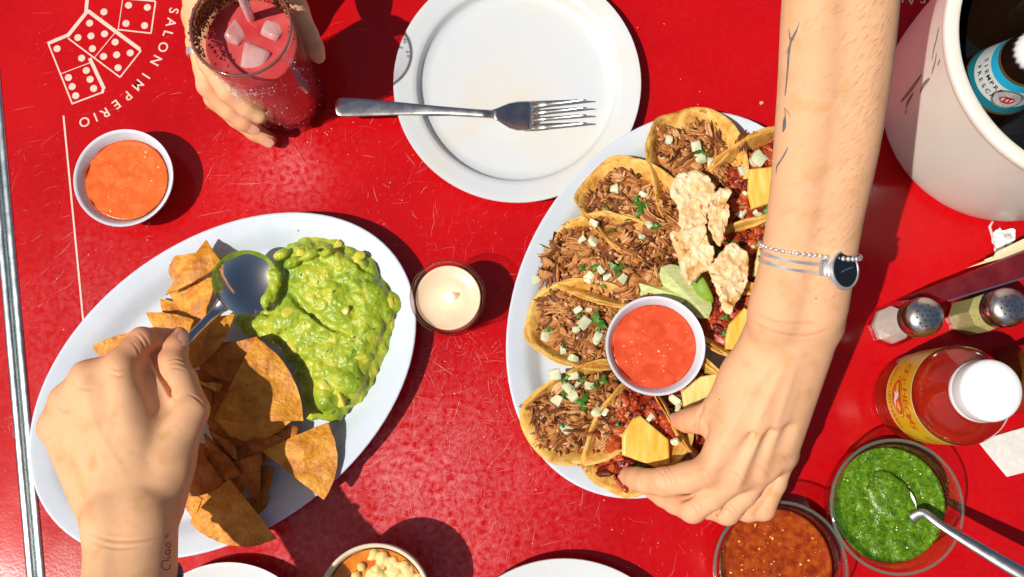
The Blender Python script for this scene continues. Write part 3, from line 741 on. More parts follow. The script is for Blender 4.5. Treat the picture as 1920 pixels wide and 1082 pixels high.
# creases: between thumb and index, over the joints
f.cone(G(284, 664, 9.4), G(328, 748, 9.55), .22, .10, .35, cut=True)
f.cone(G(288, 668, 9.0), G(322, 735, 9.15), .16, .10, .3, cut=True)
for (a, b) in (((308, 686), (346, 682)), ((310, 692), (345, 690))): f.cone(G(*a, 8.78), G(*b, 8.55), .035, .035, .08, cut=True)
tint = [(G(222, 672, 10.4), 1.5, .32), (G(154, 702, 10.4), 1.3, .28), (G(108, 748, 9.7), 1.2, .28), (G(380, 760, 9.3), 1.6, .35), (G(268, 625, 9), 1.4, .35), (G(334, 640, 7.5), 1.8, .5), (G(85, 800, 8.6), 1.2, .3), (G(330, 880, 10.5), 2.2, .22), (G(330, 720, 8), 1.5, .4), (G(270, 660, 9.5), 1.4, .3)]
left_p, bvh1 = person("person's bare hand gripping a serving spoon over the chips, small word tattooed at the wrist", f, MAT['skin'], tint, G(245, 1050, 11), wrinkles=[
    ([(246, 640), (256, 652), (262, 668)], .07, .045), ([(254, 628), (266, 642), (272, 660)], .07, .05), ([(262, 622), (275, 638), (280, 655)], .07, .04),
    ([(316, 676), (330, 672), (346, 678)], .07, .05), ([(314, 684), (330, 680), (348, 686)], .07, .045), ([(318, 692), (332, 690), (349, 696)], .07, .035),
    ([(170, 1000), (205, 1012), (250, 1014), (300, 1006)], .10, .03), ([(172, 1016), (215, 1028), (262, 1026)], .09, .025),
    ([(205, 700), (222, 706), (242, 702)], .10, .03), ([(208, 690), (224, 694), (240, 690)], .08, .03), ([(146, 724), (160, 730), (176, 728)], .09, .028), ([(108, 764), (122, 772), (134, 768)], .09, .025),
    ([(282, 660), (292, 690), (310, 722), (330, 752)], .13, .10), ([(362, 742), (374, 750), (384, 764)], .10, .03), ([(352, 738), (364, 744), (376, 756)], .08, .025),
    ([(180, 880), (205, 800), (215, 730)], .22, -.025), ([(240, 900), (180, 800), (160, 730)], .2, -.02)])
h_ = skin_spot(bvh1, 343, 636)
nail(left_p, (h_[0] if h_ else G(343, 632, 7.4)) + np.array([.05, 0, -.02]), G(338, 600, 6.9) - G(335, 668, 7.8), (.62, .12, .72), .78, 1.05, .45)
# the tattooed word, drawn as thin script strokes running up the wrist
mb = MB()
def tz(x, y): return (x / 2.743, 700 + y / 2.743)
for pts in ([(868, 962), (838, 966), (832, 990), (848, 1010), (870, 1004), (878, 982)], [(856, 952), (872, 948), (876, 940)], [(842, 950), (840, 948)], [(870, 936), (858, 932), (852, 916), (864, 908), (874, 918), (868, 934), (876, 904)], [(874, 896), (858, 892), (856, 876), (868, 872), (876, 884), (868, 896)], [(848, 850), (862, 834), (866, 826)], [(876, 860), (877, 857)]):
    stroke(bvh1, [tz(*p) for p in pts], 1.7, mb)
if mb.n: mb.build('tattoo', MAT['ink_red'], left_p)

# ---------------- second arm: reaching down across the frame to take a taco
f = Field(G(1150, 1010, 3) * [1, 1, 0] + [-1, -1, 1.6], G(1760, -150, 16) * [1, 1, 0] + [1, 3, 32], .115)
def arm(rows):
    rows = [tuple(p) for p in catmull(rows, 4)]
    for dx in (-1, 1):
        f.chain([Q(u + dx * s * .42, v, h, r_) for (u, v, h, s, r_) in rows], .9)
# rows: spot, height, half width in frame units, radius
arm([(1592, -190, 28.5, 98, 1.70), (1576, 0, 25.5, 92, 1.68), (1564, 150, 23.0, 88, 1.64), (1547, 290, 20.6, 82, 1.57), (1526, 420, 18.0, 75, 1.48), (1509, 520, 15.8, 76, 1.50), (1490, 600, 13.9, 82, 1.62)])
W = lambda dx, dv=0: G(1487 + dx, 612 + dv, 12.9)
mcp = {'i': Q(1333, 882, 8.4, 1.05), 'm': Q(1385, 890, 8.9, 1.0), 'r': Q(1431, 876, 8.6, .95), 'p': Q(1470, 852, 7.9, .86)}
f.cone(W(-26), mcp['i'][0], 1.75, 1.05, .9); f.cone(W(-4), mcp['m'][0], 1.75, 1.0, .9); f.cone(W(20), mcp['r'][0], 1.7, .95, .9); f.cone(W(40, 8), mcp['p'][0], 1.5, .9, .9)
f.cone(G(1440, 690, 10.6), G(1400, 800, 8.6), 1.9, 1.7, .9)
f.chain([Q(1440, 640, 12.0, 1.6), Q(1396, 706, 10.5, 1.42), Q(1352, 765, 8.8, 1.18)], .9)
f.chain([Q(1352, 768, 8.8, 1.15), Q(1322, 783, 7.5, .95), Q(1305, 787, 6.8, .90), Q(1288, 789, 6.1, .82), Q(1274, 788, 5.6, .66)], .25)
f.cone(G(1350, 800, 7.2), G(1352, 850, 7.2), 1.0, 1.0, .8)
f.chain([mcp['i'], Q(1290, 895, 7.9, 1.0), Q(1245, 904, 6.9, 1.0)], .35); f.chain([Q(1245, 904, 6.9, 1.0), Q(1212, 903, 5.8, .86), Q(1194, 898, 5.0, .80), Q(1179, 893, 4.3, .70)], .25)
f.chain([mcp['m'], Q(1335, 930, 7.6, .92), Q(1299, 955, 6.4, .93)], .3); f.chain([Q(1299, 955, 6.4, .93), Q(1266, 942, 5.0, .8), Q(1244, 930, 4.3, .76), Q(1226, 922, 3.7, .64)], .25)
f.chain([mcp['r'], Q(1395, 925, 7.3, .88), Q(1363, 960, 6.0, .9)], .3); f.chain([Q(1363, 960, 6.0, .9), Q(1330, 952, 4.7, .78), Q(1310, 940, 4.0, .74), Q(1292, 930, 3.5, .62)], .25)
f.chain([mcp['p'], Q(1452, 905, 6.8, .80), Q(1431, 954, 5.4, .82)], .3); f.chain([Q(1431, 954, 5.4, .82), Q(1402, 960, 4.3, .7), Q(1382, 955, 3.8, .66), Q(1366, 948, 3.4, .55)], .25)
for (u, v, h, r_) in ((1328, 884, 9.0, .62), (1385, 897, 9.5, .6), (1432, 884, 9.2, .56), (1473, 860, 8.4, .46)): f.ell(G(u, v, h), (r_, r_, .5), .5)
f.cone(G(1330, 878, 9.25), G(1455, 660, 13.2), .22, .2, .9); f.cone(G(1385, 888, 9.65), G(1475, 660, 13.6), .24, .2, .9); f.cone(G(1430, 874, 9.3), G(1492, 660, 13.6), .24, .2, .9); f.cone(G(1470, 850, 8.5), G(1512, 670, 13.1), .2, .2, .8)
f.ell(G(1548, 600, 13.6), (.8, .9, .7), .9)
f.cone(G(1333, 880, 8.1), G(1385, 888, 8.6), .98, .95, .6); f.cone(G(1385, 886, 8.6), G(1431, 873, 8.3), .95, .9, .6); f.cone(G(1431, 872, 8.3), G(1470, 850, 7.6), .9, .82, .6)
for (a, b) in (((1360, 868), (1470, 660)), ((1410, 865), (1485, 660)), ((1452, 848), (1502, 660))): f.cone(G(*a, 8.3), G(*b, 11.6), 1.05, 1.5, .8)
for (a, b) in (((1358, 930), (1412, 812)), ((1408, 918), (1446, 810)), ((1452, 896), (1480, 806))): f.cone(G(*a, 9.85), G(*b, 11.0), .34, .12, .9, cut=True)
f.cone(G(1280, 935, 6.6), G(1345, 922, 8.1), .16, .1, .3, cut=True); f.cone(G(1345, 962, 6.2), G(1408, 912, 8.2), .16, .1, .3, cut=True); f.cone(G(1404, 965, 5.4), G(1455, 895, 7.9), .18, .1, .3, cut=True)
f.cone(G(1303, 812, 7.4), G(1318, 762, 8.9), .1, .08, .25, cut=True)
for (u, v, h) in ((1254, 889, 7.85), (1250, 893, 7.8), (1246, 897, 7.75)): f.cone(G(u - 8, v - 12, h - .1), G(u + 2, v + 16, h - .15), .02, .02, .07, cut=True)
tint = [(G(1328, 888, 9), 1.4, .28), (G(1385, 900, 9.4), 1.2, .25), (G(1432, 886, 9.1), 1.1, .25), (G(1265, 788, 5.8), 1.3, .55), (G(1172, 892, 4.5), 1.4, .5), (G(1300, 968, 6.2), 1.2, .35), (G(1362, 972, 5.8), 1.2, .35), (G(1420, 968, 5.2), 1.2, .4), (G(1300, 785, 6.8), 1.3, .25), (G(1240, 925, 5), 1.5, .3)]
right_p, bvh2 = person("person's bare forearm reaching across the tacos, fingers closing on one, wearing a watch and tattooed", f, MAT['skin2'], tint, G(1470, 700, 8), wrinkles=[
    ([(1236, 880), (1246, 896), (1250, 914)], .07, .05), ([(1244, 876), (1255, 894), (1260, 914)], .07, .055), ([(1252, 874), (1264, 894), (1268, 914)], .07, .045), ([(1196, 884), (1200, 896), (1202, 910)], .06, .035),
    ([(1290, 940), (1302, 952), (1310, 968)], .07, .045), ([(1298, 936), (1311, 948), (1318, 962)], .07, .04), ([(1355, 948), (1367, 958), (1378, 972)], .07, .045), ([(1362, 942), (1375, 952), (1386, 964)], .07, .04), ([(1422, 944), (1434, 952), (1446, 962)], .07, .04),
    ([(1308, 768), (1312, 785), (1310, 804)], .07, .045), ([(1300, 768), (1304, 785), (1302, 804)], .07, .045), ([(1318, 760), (1312, 785), (1306, 812)], .10, .05),
    ([(1312, 876), (1326, 884), (1334, 900)], .09, .03), ([(1368, 884), (1384, 892), (1396, 906)], .09, .03), ([(1418, 872), (1432, 880), (1444, 892)], .09, .03), ([(1460, 850), (1472, 858), (1482, 868)], .08, .03),
    ([(1405, 600), (1450, 622), (1510, 630), (1560, 615)], .12, .03), ([(1410, 585), (1460, 604), (1530, 606)], .10, .022),
    ([(1345, 850), (1400, 750), (1450, 680)], .22, -.035), ([(1390, 860), (1430, 770), (1470, 690)], .22, -.04), ([(1436, 850), (1465, 770), (1490, 690)], .22, -.035), ([(1420, 820), (1400, 740), (1440, 660)], .16, -.02)])
nail(right_p, G(1266, 779, 6.15), G(1257, 776, 5.3) - G(1300, 782, 6.8), (-.25, .75, .65), .72, .85, .45)
nail(right_p, G(1168, 898, 4.1), G(1160, 896, 3.6) - G(1200, 900, 5.4), (-.6, -.55, .35), .7, .8, .45)
mb = MB()
def az(x, y): return (1400 + x / 2.352, y / 2.352)
for pts in ([(234, 95, .8), (222, 130, 3), (205, 165, 6), (190, 195, 2)], [(186, 128, 1), (190, 160, 3), (194, 190, 1)], [(198, 165, 4), (186, 240, 5), (182, 300, 4), (172, 400, 3), (168, 425, 1)], [(176, 240, 1.5), (186, 205, 2)], [(164, 474, 1), (180, 490, 2), (194, 518, 1)], [(172, 505, 1), (168, 530, 6), (166, 560, 8), (160, 582, 2)], [(166, 475, 1), (172, 510, 2)], [(184, 645, 1), (170, 675, 4), (152, 705, 4), (134, 735, 3), (130, 765, 1)]):
    stroke(bvh2, [az(p[0], p[1]) + (p[2] / 1.2,) for p in pts], 2, mb)
if mb.n: mb.build('tattoo', MAT['ink'], right_p)
mb = MB()
for (u, v) in ((1530, 560), (1349, 749)):
    q = skin_spot(bvh2, u, v)
    if q is not None:
        V, F = sphere(q[0] - q[1] * .02, .05, 7, 4); mb.add(V, F)
mb.build('mole', M('mole', (.22, .08, .04), rough=.6), right_p, kind='stuff')
g = rs(11); mb = MB()
for _ in range(400):
    v = g.uniform(-10, 560); cx = np.interp(v, [0, 150, 290, 420, 520], [1576, 1562, 1546, 1524, 1508]); hw = np.interp(v, [0, 150, 290, 420, 520], [102, 97, 90, 82, 80])
    u = cx + hw * (1 - abs(g.gauss(0, .42))) if g.random() < .85 else cx + hw * g.uniform(-.6, 1)
    q = skin_spot(bvh2, u, v, 0)
    if q is None or q[1][2] < -.1: continue
    p, n_ = q; along = unit(G(1500, 560, 13.5) - G(1576, 0, 18.3)); side = unit(np.cross(along, n_))
    d = unit(-side * g.uniform(.35, .9) * 1.0 * (1 if side[0] < 0 else -1) * -1 + along * g.uniform(.2, .8) + n_ * g.uniform(.12, .3)); L_ = g.uniform(.35, .85)
    s = unit(np.cross(d, (0, 0, 1))) * .0036; bend = n_ * -.10 * L_ + along * .15 * L_
    P = [p, p + d * L_ * .5 + bend * .3, p + d * L_ + bend]
    mb.add([P[0] - s, P[0] + s, P[1] - s * .8, P[1] + s * .8, P[2]], [(0, 1, 3, 2), (2, 3, 4)], g.random())
mb.build('arm_hair', MAT['hair'], right_p, kind='stuff', smooth=False)

# ---- bracelets and the watch on that wrist
def wrist_ring(u0, v0, u1, v1, hmid, off, n=72, bv=None, lean=.35):
    """a loop lying on the skin round the forearm, through two spots at its sides"""
    bv = bv or bvh2
    A, B = G(u0, v0, hmid), G(u1, v1, hmid); c, s = (A + B) / 2, unit(B - A); up = unit(np.array([0, -lean, 1.0])); out = []
    for i in range(n):
        t = 2 * math.pi * i / n; d = s * math.cos(t) + up * math.sin(t); hit = bv.ray_cast(Vector(c + d * 7), Vector(-d))
        r_ = np.linalg.norm(np.array(hit[0]) - c) if hit[0] is not None else 2.4
        out.append((d, r_))
    rr = np.array([q[1] for q in out]); rr = (rr + np.roll(rr, 1) + np.roll(rr, -1)) / 3
    return [c + out[i][0] * (rr[i] + off) for i in range(n)]
bc = thing('bracelet', 'silver ball bead bracelet worn above the watch', 'bracelet', G(1515, 462, 13.2))
pts = wrist_ring(1433, 458, 1599, 478, 16.6, .13, 48); me0 = None
for p in pts:
    if me0 is None:
        V, F = sphere(p, .155, 12, 8); o0 = mesh('bead', V - p + np.array(ORG[bc.name]), F, MAT['silver'], bc); me0 = o0
        o0.location = Vector((p - np.array(ORG[bc.name])) * .01)
    else:
        o = me0.copy(); col.objects.link(o); o.parent = bc; o.location = Vector((p - np.array(ORG[bc.name])) * .01)
V, F = tube(pts + pts[:1], .05, 6); mesh('cord', V, F, MAT['steel'], bc)
wt = thing('wristwatch', 'silver bangle watch with a round black dial worn on the reaching wrist', 'watch', G(1515, 495, 13))
def band(pts, w_, th):
    secs = []
    n = len(pts)
    for i, p in enumerate(pts):
        d = unit(pts[(i + 1) % n] - pts[i - 1]); al = unit(np.array([-.05, 1, -.12]) - d * np.dot(d, (-.05, 1, -.12))); nn = np.cross(d, al)
        secs.append([p + al * w_ * a + nn * th * b for a, b in ((-.5, -.5), (-.5, .35), (-.3, .5), (.3, .5), (.5, .35), (.5, -.5))])
    secs.append(secs[0]); return loft(secs, False)
for (v0, v1) in ((471, 496), (487, 515)):
    V, F = band(wrist_ring(1434, v0, 1592, v1, 16.1, .09, 72), .24, .09); mesh('bangle', V, F, MAT['silver'], wt, sharp=40)
wn = unit((.50, -.05, .86)); wh = skin_spot(bvh2, 1571, 507); wc = (wh[0] if wh is not None else G(1573, 507, 14.75)) + wn * .32
def wlathe(prof, n=48): V, F = lathe(prof, wc, n); return aim(V, wc, wn), F
V, F = wlathe([(0, -.25), (1.05, -.25), (1.17, -.12), (1.2, .12), (1.13, .26), (1.03, .28), (1.0, .22), (0, .2)]); mesh('watch_case', V, F, MAT['silver'], wt, sharp=45)
V, F = wlathe([(0, .215), (1.0, .215), (1.0, .235), (0, .235)]); dial = mesh('dial', V, F, M('black_dial', (.006, .006, .008), rough=.12, coat=.6), wt, sharp=40)
wx = unit(np.cross((0, 1, 0), wn)); wy = np.cross(wn, wx)
for (a, L_, nm) in ((18, .62, 'minute_hand'), (205, .42, 'hour_hand')):
    d = wx * math.cos(R(a)) + wy * math.sin(R(a)); V, F = boxq(wc + wn * .245, wc + wn * .245 + d * L_, wn, .055, .015); mesh(nm, V, F, MAT['chrome'], dial, smooth=False)
for s_ in (-1, 1):
    for o_ in (-.38, .38):
        d = wx * s_; V, F = boxq(wc + d * .95 + wy * o_ - wn * .1, wc + d * 1.5 + wy * o_ * .8 - wn * .35, wn, .22, .16); mesh('lug', V, F, MAT['silver'], wt, smooth=False)
V, F = boxq(wc - wx * 1.35 - wy * .45 - wn * .28, wc - wx * 1.35 + wy * .45 - wn * .28, wn, .5, .2); mesh('hinge', V, F, MAT['silver'], wt, smooth=False)

# ---------------- third hand: wrapped round the drink from behind
f = Field(G(330, 300, 0) * [1, 1, 0] + [-2, -1, .2], G(660, -330, 12) * [1, 1, 0] + [2, 2, 18], .105)
for dx in (-1, 1): f.chain([Q(440 + dx * 30, -330, 14.0, 2.0), Q(425 + dx * 30, -160, 12.0, 1.85)], .8)
f.chain([Q(425, -160, 11.5, 2.3), Q(385, 0, 9.6, 1.35), Q(377, 60, 8.6, 1.05)], .9); f.cone(G(440, -160, 11), G(372, 30, 6.8), 2.2, 1.2, .9); f.cone(G(455, -160, 10), G(376, 80, 4.8), 2.0, 1.05, .9)
f.chain([Q(377, 60, 8.6, 1.0), Q(394, 118, 8.0, .82), Q(428, 172, 7.2, .78)], .3); f.chain([Q(428, 172, 7.2, .78), Q(462, 201, 6.3, .7), Q(486, 217, 5.7, .6)], .25)
f.chain([Q(372, 30, 7.0, 1.1), Q(377, 90, 6.6, .84), Q(391, 160, 5.9, .84)], .3); f.chain([Q(391, 160, 5.9, .86), Q(432, 206, 4.8, .78), Q(458, 227, 4.2, .74), Q(475, 239, 3.8, .60)], .25)
f.chain([Q(376, 80, 4.9, 1.0), Q(385, 130, 4.0, .84), Q(404, 185, 3.1, .82)], .3); f.chain([Q(404, 185, 3.1, .82), Q(445, 222, 2.1, .74), Q(478, 247, 1.5, .70), Q(504, 263, 1.2, .58)], .25)
f.chain([Q(470, -160, 11, 1.7), Q(530, -40, 9.6, 1.1), Q(556, 20, 8.6, .86)], .8); f.chain([Q(556, 20, 8.6, .86), Q(578, 65, 7.8, .70), Q(590, 92, 7.3, .68), Q(597, 106, 7.0, .52)], .25)
for (a, b) in (((424, 155), (494, 212)), ((398, 185), (470, 250))): f.cone(G(*a, 6.6), G(*b, 4.6), .10, .06, .2, cut=True)
tint = [(G(475, 240, 3.8), 1.3, .5), (G(505, 265, 1.3), 1.3, .55), (G(392, 165, 6.2), 1.2, .35), (G(596, 105, 7), 1.3, .5), (G(430, 175, 7), 1.4, .35), (G(404, 190, 3), 1.2, .35), (G(450, 215, 4.5), 1.5, .25)]
top_p, bvh3 = person("person's hand wrapped around the iced drink glass, wearing a silver ring", f, MAT['skin'], tint, G(430, 60, 2))
for (u, v, tu, tv, h) in ((475, 240, 490, 250, 4.0), (502, 263, 519, 276, 1.5)):
    q = skin_spot(bvh3, u, v + 4)
    if q is not None: nail(top_p, q[0] - q[1] * .02, G(tu, tv, h - .5) - G(u - 14, v - 10, h + .3), q[1], .74, .86, .45)
rg = thing('ring', 'plain silver ring on the finger beside the drink glass', 'ring', G(378, 100, 5.5))
a, b = G(376, 84, 6.65), G(378, 110, 6.45); c = (a + b) / 2
V, F = lathe([(.90, -.26), (1.03, -.26), (1.06, 0), (1.03, .26), (.90, .26)], c, 40); mesh('band', aim(V, c, b - a), F, MAT['silver'], rg, sharp=40)
# ================================================================== guacamole
g = rs(21)
def gz(x, y): return 380 + x / 2.576, 400 + y / 2.576
GOUT = [(430, 150), (480, 112), (620, 108), (700, 150), (790, 165), (850, 235), (880, 300), (930, 370), (985, 425), (960, 500), (920, 590), (880, 700), (840, 790), (790, 890), (700, 950), (655, 1005), (560, 985), (500, 990), (490, 900), (470, 790), (420, 700), (330, 610), (230, 590), (150, 540), (160, 500), (300, 470), (360, 380), (350, 200)]
gp = np.array([G(*gz(*p), 1.6)[:2] for p in GOUT])
def inside(x, y, P):
    c = False
    for i in range(len(P)):
        (x1, y1), (x2, y2) = P[i - 1], P[i]
        if (y1 > y) != (y2 > y) and x < (x2 - x1) * (y - y1) / (y2 - y1) + x1: c = not c
    return c
def edge_d(x, y, P):
    m = 9e9
    for i in range(len(P)):
        a, b = P[i - 1], P[i]; ab = b - a; t = max(0, min(1, ((x - a[0]) * ab[0] + (y - a[1]) * ab[1]) / (ab @ ab + 1e-9))); m = min(m, math.hypot(x - a[0] - t * ab[0], y - a[1] - t * ab[1]))
    return m
f = Field([gp[:, 0].min() - .8, gp[:, 1].min() - .8, FLOOR - .3], [gp[:, 0].max() + .8, gp[:, 1].max() + .8, 5.6], .075)
def gh(x, y): return FLOOR + min(2.1, 0.35 + 1.15 * edge_d(x, y, gp) ** .8)
n_ = 0
while n_ < 460:
    x, y = g.uniform(gp[:, 0].min(), gp[:, 0].max()), g.uniform(gp[:, 1].min(), gp[:, 1].max())
    if not inside(x, y, gp): continue
    e = edge_d(x, y, gp); r_ = min(g.uniform(.26, .55) if g.random() < .7 else g.uniform(.55, .95), .12 + e)
    h = gh(x, y); z = h - r_ * g.uniform(.3, .9)
    q = np.array(Matrix.Rotation(g.uniform(0, 3.14), 3, 'Z') @ Matrix.Rotation(g.gauss(0, .3), 3, 'X'))
    f.ell((x, y, z), (r_ * g.uniform(.8, 1.5), r_ * g.uniform(.7, 1.1), r_ * g.uniform(.55, .9)), .14, q); n_ += 1
for x in np.arange(gp[:, 0].min(), gp[:, 0].max(), .42):
    for y in np.arange(gp[:, 1].min(), gp[:, 1].max(), .42):
        if inside(x, y, gp):
            e = edge_d(x, y, gp)
            if e > .25: f.cone((x, y, FLOOR), (x, y, gh(x, y) - .5), min(.45, e), min(.4, e), .2)
def cutg(pts, r0, r1, k=.25):
    P = [G(*gz(*p[:2]), p[2]) for p in pts]
    for i in range(len(P) - 1): f.cone(P[i], P[i + 1], r0 + (r1 - r0) * i / len(P), r0 + (r1 - r0) * (i + 1) / len(P), k, cut=True)
cutg([(400, 350, 3.3), (470, 430, 3.05), (540, 490, 3.0), (620, 540, 3.0), (700, 585, 3.2)], .30, .10)
cutg([(420, 370, 3.0), (520, 500, 2.8), (640, 565, 2.9)], .22, .10)
cutg([(690, 170, 2.9), (760, 260, 3.0), (850, 300, 2.7), (905, 370, 2.5)], .14, .08)
cutg([(720, 620, 3.3), (800, 680, 3.2), (850, 740, 2.8)], .12, .08); cutg([(560, 170, 3.0), (640, 190, 3.3), (700, 175, 3.0)], .10, .06)
for p in ((380, 200, 3.2, .7, .4), (430, 240, 3.4, .65, .4), (520, 200, 3.4, .7, .35), (600, 190, 3.4, .5, .3)): f.ell(G(*gz(*p[:2]), p[2]), (p[3], p[4], .4), .25, np.array(Matrix.Rotation(.5, 3, 'Z')))
V, F = f.mesh(1)
V = V + np.array([[0, 0, .05 * fbm(v, 3.5, 3) + .03 * nz(v, 9)] for v in V]) * (V[:, 2:3] > FLOOR + .1)
MAT['guac'] = M('guacamole', [(.24, (.15, .26, .012)), (.42, (.31, .42, .022)), (.56, (.44, .50, .035)), (.68, (.60, .56, .045)), (.8, (.70, .62, .10))], scale=.62, detail=7, dist=.9, rough=.26, rough2=.42, bump=.035, bscale=7, bdetail=5, sss=.08, ssss=.2, sssr=(.6, 1, .1), speck=((.035, .10, .01), 5.5, .70))
gu = mesh('guacamole', V, F, MAT['guac'], base=(gp[:, 0].mean(), gp[:, 1].mean(), FLOOR)); gu['label'] = 'chunky green guacamole heaped beside the tortilla chips'; gu['category'] = 'guacamole'
gb = BVHTree.FromPolygons(V.tolist(), F.tolist())
MAT['avo'] = M('avocado_flesh', [(.3, (.58, .54, .05)), (.7, (.70, .62, .09))], scale=1.5, rough=.3, bump=.01, bscale=5, sss=.1, ssss=.2)
MAT['herb'] = M('cilantro_green', [(.3, (.025, .11, .006)), (.7, (.075, .23, .015))], scale=2.5, rough=.4, bump=.012, bscale=8)
MAT['onion'] = M('white_onion', [(.3, (.58, .62, .36)), (.7, (.76, .77, .55))], scale=1.6, rough=.22, sss=.25, ssss=.35, sssr=(1, .9, .6), bump=.01, bscale=4)
MAT['red_onion'] = M('red_onion', (.22, .03, .06), rough=.3)
for (x, y, s, an) in ((590, 840, .9, -.6), (640, 870, .7, -.5), (430, 640, .7, 1.2), (420, 470, .9, .3), (740, 215, .8, -.5), (540, 320, .6, .2), (690, 480, .7, .4), (760, 690, .7, .8), (660, 900, .8, .1), (470, 200, .7, .3), (900, 430, .7, -.8), (640, 150, .7, -.4), (300, 480, .5, .2), (560, 250, .6, .4), (520, 720, .6, .6)):
    p = G(*gz(x, y), 3.0); hit = gb.ray_cast(Vector((p[0], p[1], 20)), Vector((0, 0, -1)))
    if hit[0] is None: continue
    V, F = nugget((0, 0, 0), (1.25 * s, .7 * s, .5 * s), rs(int(x)), 5, .3, .35); V = V * (1.15, 1.1, .8); V, F = V + np.array(hit[0]) - (0, 0, .10), F
    mesh('avocado_chunk', V, F, MAT['avo'], gu)
def leaf_flecks(bvh, spots, par, name, m, smin, smax, g):
    mb = MB()
    for (u, v) in spots:
        p = G(u, v, 3.0); hit = bvh.ray_cast(Vector((p[0], p[1], 30)), Vector((0, 0, -1)))
        if hit[0] is None: continue
        s = g.uniform(smin, smax); a0 = g.uniform(0, 6); n_ = np.array(hit[1]); ax = unit(np.cross(n_, (math.cos(a0), math.sin(a0), .1))); ay = np.cross(n_, ax)
        P = [np.array(hit[0]) + n_ * .03 + ax * s * g.uniform(.4, 1) * math.cos(t * 1.0472) + ay * s * .6 * g.uniform(.4, 1) * math.sin(t * 1.0472) for t in range(6)]
        V, F = slab(P, .03, rings=2, up=n_); mb.add(V, F, g.random())
    return mb.build(name, m, par, kind='stuff') if mb.n else None
leaf_flecks(gb, [gz(*p) for p in ((605, 665), (360, 575), (825, 560), (710, 285), (580, 520), (490, 630), (660, 830), (450, 800), (930, 490), (520, 140), (780, 480), (400, 560), (640, 380), (850, 390), (560, 600), (700, 900), (620, 960), (480, 300), (750, 800))], gu, 'cilantro_fleck', MAT['herb'], .10, .24, g)
leaf_flecks(gb, [gz(*p) for p in ((725, 618), (405, 635), (450, 775), (435, 705), (730, 600), (560, 210))], gu, 'red_onion_bit', MAT['red_onion'], .10, .2, g)
sm = smooth_outline([G(*gz(*p), FLOOR + .55) for p in ((670, 140), (720, 138), (780, 155), (830, 195), (858, 245), (850, 275), (790, 240), (730, 200), (680, 175))], 5)
V, F = slab(sm, .45, rings=8, edge=.5, bump=lambda p: .05 * fbm(p, 1.2, 2)); mesh('smooth_smear', V, F, M('smooth_avocado_smear', [(.3, (.16, .30, .02)), (.7, (.24, .38, .035))], scale=.8, rough=.22), gu)
# drips and smears on the rims
for i, (u, v, s) in enumerate(((697, 800, .22), (690, 803, .15), (558, 433, .06))):
    V, F = nugget(G(u, v, PH - .25), (s * 1.6, s, .12), rs(i), 3, .3, .3); o = mesh('guacamole_drip', V, F, MAT['guac']); o['label'] = ('drip of guacamole on the platter rim below the heap', 'smaller drip of guacamole beside the larger one on the rim', 'tiny green speck on the platter rim above the heap')[i]; o['category'] = 'guacamole'

# ================================================================== serving spoon
def spoon(name, label, bowl_c, bowl_r, fwd, nrm, depth, handle_pts, handle_r, base, m, th=.09, elong=1.0):
    root = thing(name, label, 'spoon', base)
    fwd = unit(fwd); nrm = unit(np.asarray(nrm) - fwd * np.dot(nrm, fwd)); s = np.cross(fwd, nrm)
    V, F = [], []; n, m_ = 40, 10
    for side in (0, 1):
        for i in range(m_ + 1):
            for j in range(n):
                t = 2 * math.pi * j / n; r_ = i / m_; x, y = bowl_r * r_ * math.cos(t) * (1 - .08 * math.sin(t)), bowl_r * elong * r_ * math.sin(t)
                z = -depth * (1 - r_ ** 2.2) - th * side * (1 if i < m_ else .6)
                V.append(np.asarray(bowl_c) + s * x + fwd * y + nrm * z)
    off = (m_ + 1) * n
    for side in (0, 1):
        for i in range(m_):
            for j in range(n):
                a, b = side * off + i * n + j, side * off + i * n + (j + 1) % n
                q = (a, a + n, b + n, b); F.append(q if side == 0 else q[::-1])
    for j in range(n): a = m_ * n + j; b = m_ * n + (j + 1) % n; F.append((a, a + off, b + off, b))
    V = np.array(V)
    b0 = V[F[5 * n][1]] - V[F[5 * n][0]]
    bowl = mesh('bowl', V, F, m, root, sharp=50)
    hp = catmull(handle_pts, 6); ks = np.linspace(0, len(handle_r) - 1, len(hp)); rr = np.interp(ks, range(len(handle_r)), handle_r)
    V2, F2 = tube(hp, rr, 12, up=nrm, flat=.42); mesh('handle', V2, F2, m, root)
    return root, bowl, (fwd, nrm, s)
bcen = G(462, 528, 4.35)
fw = G(500, 492, 3.9) - G(415, 575, 4.9); nr = np.array([.18, -.30, .93])
sp, bowl, ax = spoon('serving_spoon', 'round steel serving spoon held in the fist and dipping into the guacamole', bcen, 2.36, fw, nr, .75,
      [bcen - unit(fw) * 2.25 + np.array([0, 0, .0]), G(404, 585, 4.9), G(375, 614, 5.6), G(345, 645, 6.2), G(305, 690, 6.3), G(270, 740, 6.2)], [.62, .36, .30, .33, .38, .42], G(462, 528, 2), M('mirror_steel', (.78, .74, .69), rough=.10, metal=1.0))
